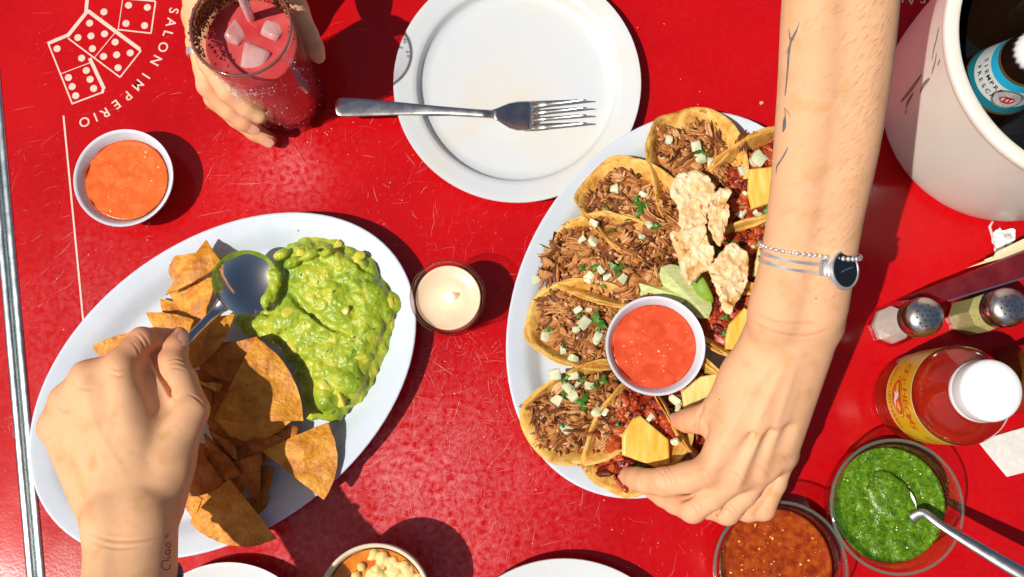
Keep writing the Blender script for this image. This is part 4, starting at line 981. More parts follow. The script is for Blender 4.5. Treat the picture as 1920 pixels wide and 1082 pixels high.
# guacamole clinging to the spoon
f = Field(bcen - 3.2, bcen + 3.2, .08)
gg = rs(4)
for _ in range(46):
    t = gg.uniform(-.2, 1.0); a = ax[0] * (1.9 - 2.6 * max(0, t - .35)) + ax[2] * 0
    ph = R(-5 + 70 * gg.random()); rad = 2.05 + gg.uniform(-.15, .3)
    f.ell(bcen + ax[2] * rad * math.cos(ph) * .95 + ax[0] * rad * math.sin(ph) + ax[1] * gg.uniform(-.15, .2), (gg.uniform(.18, .4), gg.uniform(.18, .35), gg.uniform(.15, .3)), .12)
V, F = f.mesh(1)
if len(V): mesh('guacamole_smear', V, F, MAT['guac'], sp)
V, F = [], []; n, m_ = 40, 7
for side in (0, 1):
    for i in range(m_ + 1):
        for j in range(n + 1):
            t = R(62 + 185 * j / n); lo = .87 + .08 * nz((t * 1.6, 3, 1)) - .22 * math.exp(-((math.degrees(t) - 235) / 28) ** 2); r_ = lo + (1.0 - lo) * i / m_
            z = -.75 * (1 - r_ ** 2.2) + (.035 - .03 * side) * (1 if 0 < i < m_ else .2) + .02 * nz((t * 6, r_ * 8, 2))
            V.append(bcen + ax[2] * 2.36 * r_ * math.cos(t) * (1 - .08 * math.sin(t)) + ax[0] * 2.36 * r_ * math.sin(t) + ax[1] * z)
o_ = (m_ + 1) * (n + 1)
for side in (0, 1):
    for i in range(m_):
        for j in range(n):
            q = (side * o_ + i * (n + 1) + j, side * o_ + (i + 1) * (n + 1) + j, side * o_ + (i + 1) * (n + 1) + j + 1, side * o_ + i * (n + 1) + j + 1); F.append(q if side == 0 else q[::-1])
mesh('guacamole_film', V, F, M('thin_guacamole_film', [(.3, (.16, .26, .012)), (.5, (.28, .38, .02)), (.7, (.20, .26, .06))], scale=1.5, rough=.14, coat=.5), sp)
# ================================================================== tortilla chips
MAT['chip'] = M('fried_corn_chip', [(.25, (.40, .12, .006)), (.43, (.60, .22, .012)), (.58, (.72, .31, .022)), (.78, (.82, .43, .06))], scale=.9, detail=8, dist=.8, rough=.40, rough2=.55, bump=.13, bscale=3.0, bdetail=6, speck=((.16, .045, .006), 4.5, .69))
MAT['chip_dark'] = M('dark_corn_chip', [(.25, (.28, .07, .004)), (.5, (.48, .15, .008)), (.78, (.60, .23, .02))], scale=.9, detail=8, dist=.8, rough=.42, bump=.12, bscale=3.0, bdetail=6, speck=((.12, .03, .004), 4.5, .69))  # darker chip colour, used mostly for the low and buried chips
def chip(corners, bulge, warp, label, seed, m='chip', th=.17):
    """corners: three (spot, height); bulge: how far each side AB, BC, CA bows out; warp: how much the sheet curls"""
    A, B, C = [G(*c) for c in corners]; n = 20; g = rs(seed)
    nrm = unit(np.cross(B - A, C - A)); nrm = nrm if nrm[2] > 0 else -nrm
    def bow(P, Q_, t, k): 
        o = unit(np.cross(Q_ - P, nrm)); o = o if np.dot(o, (P + Q_) / 2 - (A + B + C) / 3) > 0 else -o
        return o * k * np.linalg.norm(Q_ - P) * 4
    idx, V = {}, []
    ph = g.uniform(0, 6)
    for i in range(n + 1):
        for j in range(n + 1 - i):
            a, b, c = 1 - (i + j) / n, i / n, j / n
            p = A * a + B * b + C * c + bow(A, B, 0, bulge[0]) * a * b + bow(B, C, 0, bulge[1]) * b * c + bow(C, A, 0, bulge[2]) * c * a
            q = p + nrm * (1.5 * warp * (4 * (a * b + b * c + c * a) - .8) + .16 * math.sin(3.2 * a + ph) * warp * 2 + .34 * fbm(p + seed, .42, 2) + .11 * max(0, fbm(p + seed, 1.7, 2)) + .05 * fbm(p + seed, 2.6, 2))
            e = min(a, b, c); q = q + (np.array([nz(p, 2.3), nz(p + 9, 2.3), 0]) * .05 if e < 1e-6 else 0)
            idx[i, j] = len(V); V.append(q)
    V = np.array(V); k = len(V); F = []
    for i in range(n):
        for j in range(n - i):
            F.append((idx[i, j], idx[i + 1, j], idx[i, j + 1]))
            if i + j < n - 1: F.append((idx[i + 1, j], idx[i + 1, j + 1], idx[i, j + 1]))
    if np.dot(np.cross(V[F[0][1]] - V[F[0][0]], V[F[0][2]] - V[F[0][0]]), nrm) < 0: F = [f[::-1] for f in F]
    V2 = np.concatenate([V + nrm * th / 2, V - nrm * th / 2]); F2 = F + [tuple(q + k for q in f[::-1]) for f in F]
    rim = [idx[i, 0] for i in range(n)] + [idx[n - j, j] for j in range(n)] + [idx[0, n - j] for j in range(n)]
    flip = np.dot(np.cross(V[rim[1]] - V[rim[0]], V[rim[n + 2]] - V[rim[0]]), nrm) < 0
    for a, b in zip(rim, rim[1:] + rim[:1]): F2.append((a, b, b + k, a + k) if flip else (a, a + k, b + k, b))
    o = mesh('tortilla_chip', V2, F2, MAT[m], sharp=45); o['label'] = label; o['category'] = 'tortilla chip'; o['group'] = 'tortilla chips on the guacamole platter'
chip([(307, 482, 2.2), (366, 476, 2.6), (328, 535, 2.0)], (.02, 0, .04), .06, 'chip lying flat with its pointed corner furthest to the upper end of the chip pile', 1)
chip([(400, 484, 2.0), (430, 486, 2.2), (408, 520, 2.3)], (.02, .1, 0), .05, 'small sliver of chip between the steep upper chip and the spoon bowl', 2)
chip([(386, 449, 3.4), (416, 494, 3.6), (308, 552, 3.3)], (.0, .05, .0), .18, 'steep narrow chip standing tallest at the upper end of the pile', 3)
chip([(316, 540, 1.9), (408, 520, 2.9), (376, 606, 2.6)], (.04, .04, .14), .12, 'broad chip leaning under the tall chip, just above the spoon handle', 4)
chip([(274, 586, 2.6), (364, 600, 3.0), (330, 665, 2.8)], (.05, .05, .03), .10, 'chip with a crinkled upper edge poking out above the thumb', 5)
chip([(177, 648, 2.7), (250, 622, 3.2), (215, 690, 2.6)], (.05, 0, .08), .05, 'chip tip sticking out to the side from beneath the index knuckle', 6)
chip([(440, 588, 4.0), (352, 700, 4.4), (330, 610, 3.9)], (.12, 0, 0), .12, 'bright chip lying right under the spoon handle', 7)
chip([(483, 631, 4.0), (432, 716, 3.2), (352, 668, 3.4)], (.02, .06, .02), .08, 'shaded chip wedged between the bright chip and the largest chip', 8, 'chip_dark')
chip([(478, 632, 4.4), (400, 787, 4.5), (568, 789, 4.2)], (.0, .01, .13), .22, 'largest chip, propped flat side down against the guacamole', 9)
chip([(402, 790, 3.7), (549, 788, 3.6), (475, 826, 2.4)], (.0, .05, .10), .10, 'folded chip peeking out just beneath the largest chip', 10)
chip([(492, 846, 3.0), (613, 792, 2.9), (607, 937, 3.0)], (.01, .16, .0), .16, 'sunlit rounded chip overhanging the platter edge nearest the soup bowl', 11)
chip([(427, 900, 4.0), (353, 981, 3.4), (517, 1011, 3.2)], (.02, .16, .03), .20, 'shaded chip lying across the lower rim of the platter', 12)
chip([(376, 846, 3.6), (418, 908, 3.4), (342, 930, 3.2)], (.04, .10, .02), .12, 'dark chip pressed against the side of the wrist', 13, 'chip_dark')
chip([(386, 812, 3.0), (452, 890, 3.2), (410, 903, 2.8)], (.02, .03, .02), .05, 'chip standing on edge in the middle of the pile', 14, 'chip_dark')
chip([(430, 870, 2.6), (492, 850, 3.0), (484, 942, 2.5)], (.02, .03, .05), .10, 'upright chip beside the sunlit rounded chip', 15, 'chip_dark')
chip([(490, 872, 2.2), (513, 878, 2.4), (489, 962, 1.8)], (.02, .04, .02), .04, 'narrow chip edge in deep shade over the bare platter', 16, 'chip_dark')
chip([(334, 915, 2.2), (378, 935, 2.4), (362, 973, 2.0)], (.0, .05, .05), .03, 'small sunlit chip corner under the wrist', 17)
chip([(364, 712, 3.2), (417, 722, 3.4), (408, 735, 3.0)], (.02, .02, .02), .02, 'thin lit sliver of chip beside the thumb knuckle', 18)
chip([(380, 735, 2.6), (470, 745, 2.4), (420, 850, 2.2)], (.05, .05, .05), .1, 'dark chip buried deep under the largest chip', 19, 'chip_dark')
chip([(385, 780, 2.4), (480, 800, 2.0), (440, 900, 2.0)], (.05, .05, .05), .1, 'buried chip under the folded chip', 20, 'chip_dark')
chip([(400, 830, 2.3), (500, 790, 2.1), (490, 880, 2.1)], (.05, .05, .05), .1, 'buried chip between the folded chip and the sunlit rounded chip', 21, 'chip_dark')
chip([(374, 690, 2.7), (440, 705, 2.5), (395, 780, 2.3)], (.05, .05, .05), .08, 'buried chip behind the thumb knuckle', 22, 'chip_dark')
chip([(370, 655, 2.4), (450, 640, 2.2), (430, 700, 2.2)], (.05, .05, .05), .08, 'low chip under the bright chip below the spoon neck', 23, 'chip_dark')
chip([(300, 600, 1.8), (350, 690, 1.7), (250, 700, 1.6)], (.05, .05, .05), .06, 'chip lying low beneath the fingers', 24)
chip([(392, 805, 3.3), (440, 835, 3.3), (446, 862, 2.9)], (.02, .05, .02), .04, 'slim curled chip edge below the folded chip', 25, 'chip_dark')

for k, (pts, dark, lb) in enumerate((
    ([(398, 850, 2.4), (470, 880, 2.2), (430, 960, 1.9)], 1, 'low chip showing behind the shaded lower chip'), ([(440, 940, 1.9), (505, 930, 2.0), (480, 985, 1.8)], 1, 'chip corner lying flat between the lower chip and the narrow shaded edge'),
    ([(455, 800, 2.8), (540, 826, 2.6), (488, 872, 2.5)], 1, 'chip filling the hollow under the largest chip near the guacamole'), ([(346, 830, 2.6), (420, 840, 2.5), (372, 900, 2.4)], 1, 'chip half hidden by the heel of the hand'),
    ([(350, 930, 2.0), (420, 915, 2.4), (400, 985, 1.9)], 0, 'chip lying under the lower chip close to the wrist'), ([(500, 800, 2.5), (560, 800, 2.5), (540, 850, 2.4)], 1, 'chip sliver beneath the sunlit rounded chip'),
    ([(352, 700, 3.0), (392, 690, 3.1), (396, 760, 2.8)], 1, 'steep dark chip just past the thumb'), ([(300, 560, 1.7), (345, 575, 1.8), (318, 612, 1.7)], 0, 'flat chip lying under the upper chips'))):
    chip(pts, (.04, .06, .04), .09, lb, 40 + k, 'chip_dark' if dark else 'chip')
# ================================================================== the iced drink
gc = G(542, 183, 0)[:2]; gr0, gr1, gH = 3.08, 3.36, 14.0
gbase = (gc[0], gc[1], 0)
dg_ = thing('drink_glass', 'tall straight sided drink glass with a chili salted rim', 'glass', gbase)
def rad(z): return gr0 + (gr1 - gr0) * z / gH
P = [(0, 0), (gr0 - .2, 0), (gr0, .2)] + [(rad(z), z) for z in (2, 5, 8, 11, 13.6)] + [(gr1 + .01, 13.9), (gr1 - .08, 14.02), (gr1 - .18, 13.9)] + [(rad(z) - .20, z) for z in (13, 11, 8, 5, 2)] + [(gr0 - .32, 1.15), (gr0 - .6, .95), (0, .9)]
V, F = lathe(P, gbase, 96); mesh('glass_wall', V, F, MAT['tumbler'], dg_)
V, F = lathe([(gr1 - .05, 13.86), (gr1 + .02, 13.93), (gr1 - .02, 14.03), (gr1 - .09, 14.06), (gr1 - .16, 14.02), (gr1 - .18, 13.92)], gbase, 96); F = F[:-2]
mesh('rim', V, F, M('thick_glass_rim', (.20, .07, .06), rough=.05, coat=1), dg_)
LZ = 11.3
dm = bpy.data.materials.new('pink_drink'); dm.use_nodes = True; N, L = dm.node_tree.nodes, dm.node_tree.links; b = N['Principled BSDF']
tc = N.new('ShaderNodeTexCoord'); no = N.new('ShaderNodeTexNoise'); no.inputs['Scale'].default_value = 45; no.inputs['Detail'].default_value = 5; L.new(tc.outputs['Object'], no.inputs[0])
cr = N.new('ShaderNodeValToRGB'); cr.color_ramp.elements[0].position = .3; cr.color_ramp.elements[0].color = (.66, .045, .055, 1); cr.color_ramp.elements[1].position = .75; cr.color_ramp.elements[1].color = (.86, .15, .14, 1); L.new(no.outputs[0], cr.inputs[0]); L.new(cr.outputs[0], b.inputs['Base Color'])
b.inputs['Transmission Weight'].default_value = .30; b.inputs['Roughness'].default_value = .04; b.inputs['IOR'].default_value = 1.33
bp = N.new('ShaderNodeBump'); bp.inputs['Distance'].default_value = .0009; L.new(no.outputs[0], bp.inputs['Height']); L.new(bp.outputs[0], b.inputs['Normal'])
V, F = lathe([(0, .93), (gr0 - .62, .98), (gr0 - .34, 1.2)] + [(rad(z) - .215, z) for z in (2, 4, 6, 8, 10, 11)] + [(rad(LZ) - .215, LZ + .06), (rad(LZ) - .35, LZ), (2.2, LZ + .02), (1.2, LZ), (0, LZ)], gbase, 80)
V = V + np.array([[0, 0, .10 * fbm(v, .9, 3) if v[2] > LZ - .05 and math.hypot(v[0] - gc[0], v[1] - gc[1]) < 2.9 else 0] for v in V])
dr = mesh('drink', V, F, dm, base=gbase); dr['label'] = 'dusky pink iced drink filling the tall glass'; dr['category'] = 'drink'
MAT['ice'] = M('wet_ice', [(.3, (.90, .42, .40)), (.7, (.97, .70, .67))], scale=1.2, rough=.04, trans=.5, ior=1.31, bump=.08, bscale=1.2)
for i, (dx, dy, s, lb) in enumerate(((-1.15, .7, 1.7, 'clear ice cube floating toward the chili salted side of the glass'), (.2, -.9, 1.9, 'ice cube floating nearest the fingers on the glass'), (1.35, .9, 1.6, 'ice cube floating beside the straw toward the thumb'))):
    V, F = nugget((gc[0] + dx, gc[1] + dy, LZ - .52), (s, s * .9, s * .85), rs(40 + i), 5, .10, .72); o = mesh('ice_cube', V, F, MAT['ice']); o['label'] = lb; o['category'] = 'ice cube'; o['group'] = 'ice cubes in the drink'
sa, sb = G(470, 34, LZ), G(443, -30, 17.2); lo = sa + (sa - sb) * 1.35
V, F = tube([lo, sa, sb], .30, 20); o = mesh('drinking_straw', V, F, M('translucent_straw', (.78, .48, .47), rough=.15, trans=.3, sss=.1, ior=1.3)); o['label'] = 'pale translucent straw leaning in the iced drink'; o['category'] = 'straw'
mb = MB(); g = rs(9)
for _ in range(6500):
    t = R(112) + g.gauss(0, .55); z = 13.9 - abs(g.gauss(0, .85)); s = g.uniform(.05, .13) ; io = g.random() < .6
    r_ = rad(z) + (-.24 if io else .03)
    V, F = nugget((gc[0] + r_ * math.cos(t), gc[1] + r_ * math.sin(t), z), (s * 1.6, s, s), g, 1, .1, .9); mb.add(V, F, g.random())
mb.build('chili_salt', M('chili_salt', [(0, (.10, .018, .004)), (.5, (.26, .06, .012)), (.85, (.42, .14, .03)), (1, (.6, .4, .25))], src='attr', scale=3, rough=.7), dg_, kind='stuff', smooth=False)
# frosty water beads, crowded into a streak that paints a white glint
mb = MB()
for _ in range(900):
    k = g.random()
    if k < .62: t, z = R(-122) + g.gauss(0, .10), g.uniform(1.2, 12.2)
    elif k < .75: t, z = R(-85) + g.gauss(0, .40), 10.6 + g.gauss(0, .55)
    elif k < .82: t, z = R(-25) + g.gauss(0, .16), g.uniform(6, 12.5)
    else: t, z = R(-80) + g.gauss(0, .6), g.uniform(1.5, 11.5)
    s = .010 + .04 * g.random() ** 3
    if not .8 < z < 13: continue
    V, F = sphere((gc[0] + rad(z) * math.cos(t), gc[1] + rad(z) * math.sin(t), z), (s, s, s * g.uniform(1, 2.4)), 6, 4); mb.add(V, F)
mb.build('condensation_glint', M('frost_glint_beads', (.92, .86, .86), rough=.3, spec=.8), dg_, kind='stuff')
# ================================================================== tacos
MAT['tortilla'] = M('corn_tortilla', [(.28, (.44, .17, .022)), (.4, (.62, .30, .05)), (.54, (.74, .44, .10)), (.7, (.80, .54, .17)), (.82, (.84, .63, .26))], scale=.75, detail=9, dist=1.0, rough=.55, rough2=.68, bump=.09, bscale=2.8, bdetail=7, sss=.06, ssss=.15, speck=((.42, .16, .025), 2.6, .66))
MAT['pork'] = M('shredded_pork', [(0, (.06, .014, .004)), (.25, (.20, .056, .012)), (.48, (.42, .15, .033)), (.72, (.60, .27, .08)), (1, (.74, .44, .21))], src='attr', scale=3.2, detail=6, rough=.40, rough2=.6, bump=.11, bscale=8, bdetail=6, stretch=(.22, 1, 1))
MAT['pastor'] = M('chili_red_pork', [(0, (.06, .006, .003)), (.35, (.22, .018, .006)), (.65, (.40, .045, .010)), (1, (.52, .10, .02))], src='attr', scale=3.5, detail=6, rough=.24, rough2=.45, bump=.05, bscale=5, bdetail=6)
MAT['pine'] = M('pineapple_flesh', [(.25, (.70, .36, .03)), (.5, (.83, .52, .09)), (.78, (.88, .68, .24))], scale=2.2, detail=6, dist=.3, rough=.22, rough2=.36, sss=.12, ssss=.25, sssr=(1, .7, .2), stretch=(1, .22, .6), bump=.02, bscale=3.0)
MAT['pine_pale'] = M('pale_pineapple_flesh', [(.25, (.66, .52, .10)), (.7, (.84, .76, .36))], scale=2.2, detail=6, rough=.24, sss=.12, ssss=.25, sssr=(1, .8, .3), stretch=(1, .24, .6), bump=.02, bscale=3.5)
g0 = rs(77)
SHRED = []
def shred_mesh(kind, i):
    """one torn piece of meat: a bundle of fibres pulling apart at the ends"""
    g = rs(1000 + i + (500 if kind == 'pastor' else 0)); mb = MB(); L_ = g.uniform(.7, 1.25); wd = g.uniform(.22, .42)
    if kind == 'pastor':
        V, F = nugget((0, 0, 0), (L_ * 1.5, wd * 2.6, wd * 1.7), g, 6, .5, .35); V = V + np.array([[.06 * nz(v, 5), .06 * nz(v + 4, 5), .08 * nz(v + 8, 5)] for v in V]); mb.add(V, F, g.uniform(.1, 1))
    else:
        nf = g.randint(4, 7); bend = g.uniform(-.22, .22); base = g.uniform(.15, .85)
        for q in range(nf):
            y0 = (q / (nf - 1) - .5) * 2 * wd; z0 = .16 * (1 - (y0 / wd) ** 2) * g.uniform(.2, 1.2); sp_ = g.uniform(.9, 1.9); l0, l1 = -L_ * g.uniform(.55, 1), L_ * g.uniform(.55, 1); pts, rr = [], []
            for k in range(6):
                t = k / 5; x = l0 + (l1 - l0) * t; e = abs(2 * t - 1); pts.append((x, y0 * (1 + (sp_ - 1) * e * e) + bend * x * x + .05 * nz((x * 2, q, i)), z0 - .10 * e * e * g.uniform(-1, 1.4) + .05 * nz((x * 2, q, i + 9)))); rr.append(g.uniform(.085, .15) * (1 - .72 * e ** 3))
            V, F = tube(pts, rr, 7, flat=g.uniform(.55, .95)); mb.add(V, F, min(1, max(0, base + g.gauss(0, .16))))
    if kind == 'pork':
        V, F = nugget((0, 0, -.04), (L_ * 1.3, wd * 1.8, .20), g, 5, .6, .3); mb.add(V, F, g.uniform(.4, .8))
    V = np.concatenate(mb.V)
    me = bpy.data.meshes.new('pork_shred'); me.from_pydata((V * .01).tolist(), [], mb.F); me.polygons.foreach_set('use_smooth', [True] * len(mb.F))
    at = me.attributes.new('rnd', 'FLOAT', 'POINT'); at.data.foreach_set('value', np.concatenate(mb.A).astype(np.float32)); me.materials.append(MAT[kind]); return me
SH = {k: [shred_mesh(k, i) for i in range(20)] for k in ('pork', 'pastor')}
def herb_leaf(c, s, g, n_=None, kind='leaf'):
    """a lobed cilantro leaf (or a cut length of stem), bent and tilted"""
    if kind == 'stem':
        a = g.uniform(0, 6.28); d = np.array([math.cos(a), math.sin(a), .15]) * s
        return tube([np.asarray(c) - d, np.asarray(c) + (0, 0, .08), np.asarray(c) + d], [.11, .13, .10], 7)
    out = []; a0 = g.uniform(0, 6.28); m = 26
    for k in range(m):
        t = 2 * math.pi * k / m; lob = .62 + .30 * math.cos(3 * t) + .14 * math.cos(9 * t + 1)
        out.append(np.array([s * lob * math.cos(t), s * lob * .85 * math.sin(t), 0]))
    V, F = slab(out, .05, rings=4)
    bx, by = g.uniform(-.5, .5) / s, g.uniform(-.5, .5) / s
    V[:, 2] += bx * V[:, 0] ** 2 + by * V[:, 1] ** 2 + .05 * np.sin(V[:, 0] * 9 / s * .6)
    m_ = np.array(Matrix.Rotation(a0, 3, 'Z') @ Matrix.Rotation(g.uniform(-.45, .45), 3, 'X') @ Matrix.Rotation(g.uniform(-.45, .45), 3, 'Y'))
    return V @ m_.T + np.asarray(c), F
TC = G(1255, 562, PH); TA, TB, TR = 388 / ppc(PH), 284 / ppc(PH), R(62.8)
def platter_z(p):
    dx, dy = p[0] - TC[0], p[1] - TC[1]; x, y = dx * math.cos(TR) + dy * math.sin(TR), -dx * math.sin(TR) + dy * math.cos(TR)
    d = (1 - math.hypot(x / TA, y / TB)) * (TA + TB) / 2
    return float(np.interp(d, [-.3, 0, .2, .7, 1.5, 2.2, 2.7, 3.6, 5.5], [-9, PH, PH, PH - .12, PH - .38, PH - .9, PH - 1.25, PH - 1.38, PH - 1.42]))
def taco(u, v, axis, label, kind='pork', R_=4.75, thA=72, thB=72, onions=(), herbs=(), stems=(), pines=(), seed=1, top=2.5, a_hi=4.2, z0=FLOOR + .05, big=64, extra=(), ain=1.0, a_lo=3.7, wf=.78):
    g = rs(seed); c = G(u, v, z0 + 1.6); c[2] = z0; ax = unit(np.array([axis[0], -axis[1], 0.0])); nx = np.array([-ax[1], ax[0], 0]); up = np.array([0, 0, 1.0])
    root = thing('taco', label, 'taco', c, 'soft tacos on the oval platter')
    def prof(th):
        xs, zs = [0.0], [0.0]; n = 60; L_ = R_ * 1.02
        for k in range(n):
            s = (k + .5) / n * L_; q = min(1, s / 2.7); a = R(th) * q * q * (3 - 2 * q); xs.append(xs[-1] + math.cos(a) * L_ / n); zs.append(zs[-1] + math.sin(a) * L_ / n)
        return np.linspace(0, L_, n + 1), np.array(xs), np.array(zs)
    PA, PB = prof(thA), prof(thB)
    def cross(cc):
        s_, x_, z_ = PA if cc > 0 else PB; t = abs(cc); return (np.interp(t, s_, x_) * (1 if cc > 0 else -1), np.interp(t, s_, z_))
    def zt(x, a=0.0):
        s_, x_, z_ = PA if x > 0 else PB; q = c + ax * a + nx * x; return max(float(np.interp(abs(x), x_, z_)) + .22 + (.050 if a < 0 else .012) * a * a, platter_z(q) + .35 - c[2])
    for lay in (0, 1):
        V, F = [], []; nr, na = 15, 56; off = .16 * lay; sh = np.array([g.uniform(-.28, .28), g.uniform(-.2, .2)]) * lay
        for side in (0, 1):
            for i in range(nr + 1):
                for j in range(na):
                    t = 2 * math.pi * j / na; r_ = R_ * i / nr * (1 + .018 * math.sin(3 * t + seed) + .012 * math.sin(7 * t + lay * 2))
                    a, cc = r_ * math.cos(t) * (ain if math.cos(t) > 0 else 1) + sh[0], r_ * math.sin(t) + sh[1]; x, z = cross(cc); x2, z2 = cross(cc + .05)
                    tn = unit(np.array([-(z2 - z), x2 - x])) if abs(x2 - x) + abs(z2 - z) > 1e-6 else np.array([0, 1.])
                    if tn[1] < 0 and abs(cc) < .2: tn = -tn
                    wob = .10 * fbm((a * .35 + seed, cc * .35, lay), 1.0, 3) * (i / nr) ** 1.5 * 2.2 + .10 * math.sin(2.3 * t + seed * 1.7 + lay) * (i / nr) ** 3
                    th_ = (-.07 if side else .07) * (1 if i < nr else .3) - off + wob
                    p = c + ax * a + nx * (x + tn[0] * th_) + up * max(.02, z + tn[1] * th_ + .22 + (.050 if a < 0 else .012) * a * a); p[2] = max(p[2], platter_z(p) + (.32 if side == 0 else .20) - .17 * lay); V.append(p)
        o_ = (nr + 1) * na
        for side in (0, 1):
            for i in range(nr):
                for j in range(na):
                    q = (side * o_ + i * na + j, side * o_ + (i + 1) * na + j, side * o_ + (i + 1) * na + (j + 1) % na, side * o_ + i * na + (j + 1) % na)
                    F.append(q if side == 0 else q[::-1])
        for j in range(na): a, b = nr * na + j, nr * na + (j + 1) % na; F.append((a, a + o_, b + o_, b))
        mesh('tortilla', np.array(V), F, MAT['tortilla'], root)
    xa, xb = float(PA[1][-1]), float(PB[1][-1])
    def mound(a, x):
        q = max(0, 1 - (a / (4.3 if a < 0 else 4.75)) ** 2); h = .35 + top * q ** .55 * (1 - .22 * (x / 2.2) ** 2)
        return h + .22 * fbm((a + seed * 9, x, 3.3), .75, 3)
    # base mass of filling
    V, F = [], []; na, nx_ = 44, 26; idx = {}
    for i in range(na + 1):
        for j in range(nx_ + 1):
            a = -a_lo - .2 + (a_lo + .2 + a_hi) * i / na; wq = max(.25, 1 - (a / 5.1) ** 2) ** .5; x = (-xb + (xa + xb) * j / nx_) * (wf + .08) * wq
            z = mound(a, x) + .16 * fbm((a * 1.2, x * 2.4, seed), 1.8, 3); zz = max(z, .3) if z > zt(x, a) else zt(x, a) - .25
            idx[i, j] = len(V); V.append(c + ax * a + nx * x + up * zz)
    for i in range(na):
        for j in range(nx_): F.append((idx[i, j], idx[i + 1, j], idx[i + 1, j + 1], idx[i, j + 1]))
    rimr = [idx[i, 0] for i in range(na)] + [idx[na, j] for j in range(nx_)] + [idx[na - i, nx_] for i in range(na)] + [idx[0, nx_ - j] for j in range(nx_)]
    k = len(V); V += [np.array([V[q][0], V[q][1], c[2] + .1]) * 1.0 for q in rimr]; m_ = len(rimr)
    V = np.array(V); ctr = V[:k].mean(0); V[k:, :2] = ctr[:2] + (V[k:, :2] - ctr[:2]) * .5
    F += [(rimr[(q + 1) % m_], rimr[q], k + q, k + (q + 1) % m_) for q in range(m_)]
    if np.cross(V[F[0][1]] - V[F[0][0]], V[F[0][3]] - V[F[0][0]])[2] < 0: F = [f[::-1] for f in F]
    att = np.array([.5 + .45 * fbm(q, .9, 3) for q in V]); mesh('filling', V, F, MAT[kind], root, attrs={'rnd': att})
    # large shreds, each a piece
    rootc = np.array(ORG[root.name])
    def put_shred(a, x, lift, ang, sc_):
        z = max(mound(a, x), zt(x, a) + .05) + lift; p = c + ax * a + nx * x + up * z
        o = bpy.data.objects.new('pork_shred', g.choice(SH[kind])); col.objects.link(o); o.parent = root
        o.location = Vector((p - rootc) * .01); o.rotation_euler = (g.gauss(0, .35), g.gauss(0, .25), ang + math.atan2(ax[1], ax[0])); o.scale = (sc_ * g.uniform(.8, 1.15), sc_ * g.uniform(.8, 1.3), sc_ * g.uniform(.8, 1.2))
    for _ in range(big):
        a = g.uniform(-a_lo, a_hi - .5); wq = max(.2, 1 - (a / 5.0) ** 2) ** .5; x = g.uniform(-xb, xa) * (wf - .12) * wq
        put_shred(a, x, g.uniform(-.05, .18), g.gauss(.5, .8), g.uniform(.6, 1.1) if kind == 'pork' else g.uniform(.55, .9))
    for (uu, vv, ang, s_) in extra:
        q = G(uu, vv, z0 + 2.4) - c; put_shred(float(np.dot(q, ax)), float(np.dot(q, nx)), .15, R(ang), s_)
    # small shreds and crumbs
    mb = MB()
    for _ in range(170):
        a = g.uniform(-a_lo - .1, a_hi - .2); wq = max(.2, 1 - (a / 5.0) ** 2) ** .5; x = g.uniform(-xb, xa) * wf * wq; z = max(mound(a, x), zt(x, a) + .04) + g.uniform(-.02, .25)
        p = c + ax * a + nx * x + up * z; t = g.gauss(.5, 1.0); d = (ax * math.cos(t) + nx * math.sin(t)) * g.uniform(.12, .38) + up * g.gauss(0, .10)
        if kind == 'pork': V, F = tube([p - d, p - d * .3 + up * .06, p + d * .4 + up * .05, p + d], [.04, .11 * g.uniform(.7, 1.5), .10, .03], 6, flat=.6)
        else: V, F = nugget(p, (g.uniform(.2, .5), g.uniform(.2, .4), .25), g, 2, .35, .5)
        mb.add(V, F, g.uniform(.0, 1.0))
    mb.build('small_shreds', MAT[kind], root, kind='stuff')
    def place(uu, vv, lift):
        h = z0 + 3.0
        for _ in range(4):
            q = G(uu, vv, h) - c; a, x = float(np.dot(q, ax)), float(np.dot(q, nx)); h = z0 + max(mound(max(-4.7, min(4.7, a)), max(-xb, min(xa, x))), zt(x, a)) + lift
        return G(uu, vv, h)
    for on in onions:
        uu, vv = on[:2]; s = on[2] if len(on) > 2 else 1.0
        V, F = nugget(place(uu, vv, .36), (.64 * s, .52 * s * g.uniform(.7, 1.3), .36 * s), g, 4, .34, .55); mesh('onion_piece', V, F, MAT['onion'], root, sharp=40)
    for hb in herbs:
        uu, vv = hb[:2]; V, F = herb_leaf(place(uu, vv, .50), .60 * (hb[2] if len(hb) > 2 else 1.0), g); mesh('cilantro_leaf', V, F, MAT['herb'], root)
    for hb in stems:
        V, F = herb_leaf(place(hb[0], hb[1], .3), .45 * (hb[2] if len(hb) > 2 else 1), g, kind='stem'); mesh('cilantro_stem', V, F, MAT['herb'], root)
    for (poly, h, tilt, m) in pines:
        ou = [G(p[0], p[1], h + (tilt * (p[0] - poly[0][0]) / 60)) for p in poly]; k = []
        for i in range(len(ou)):
            a, b = ou[i], ou[(i + 1) % len(ou)]
            for q in (.0, .03, .28, .5, .72, .97): k.append(a + (b - a) * q)
        V, F = slab(k, .62, rings=9, edge=.07, bump=lambda p: .03 * fbm(p, .9, 3)); mesh('pineapple_slice', V, F, MAT[m], root)
    return root
def z6(*pts): return [(940 + x / 2.848, 180 + y / 2.848) for x, y in pts]
taco(1300, 322, (.12, .99), 'shredded pork taco with its wide tortilla flap reaching past the end of the platter', seed=1, thA=50, thB=56, R_=5.05, top=2.3, a_lo=3.4,
     onions=[(1254, 264, 1.1), (1305, 274, 1.2), (1313, 296, 1.2), (1333, 303)], herbs=[(1318, 288, .8), (1236, 318, .8), (1246, 336, .8)], stems=[(1308, 287, 1.1), (1242, 328, 1.2)], extra=[(1250, 250, 40, 1.15), (1265, 290, -60, 1.15), (1385, 270, -15, 1.15), (1290, 310, -60, 1.15), (1340, 262, 20, 1.15)])
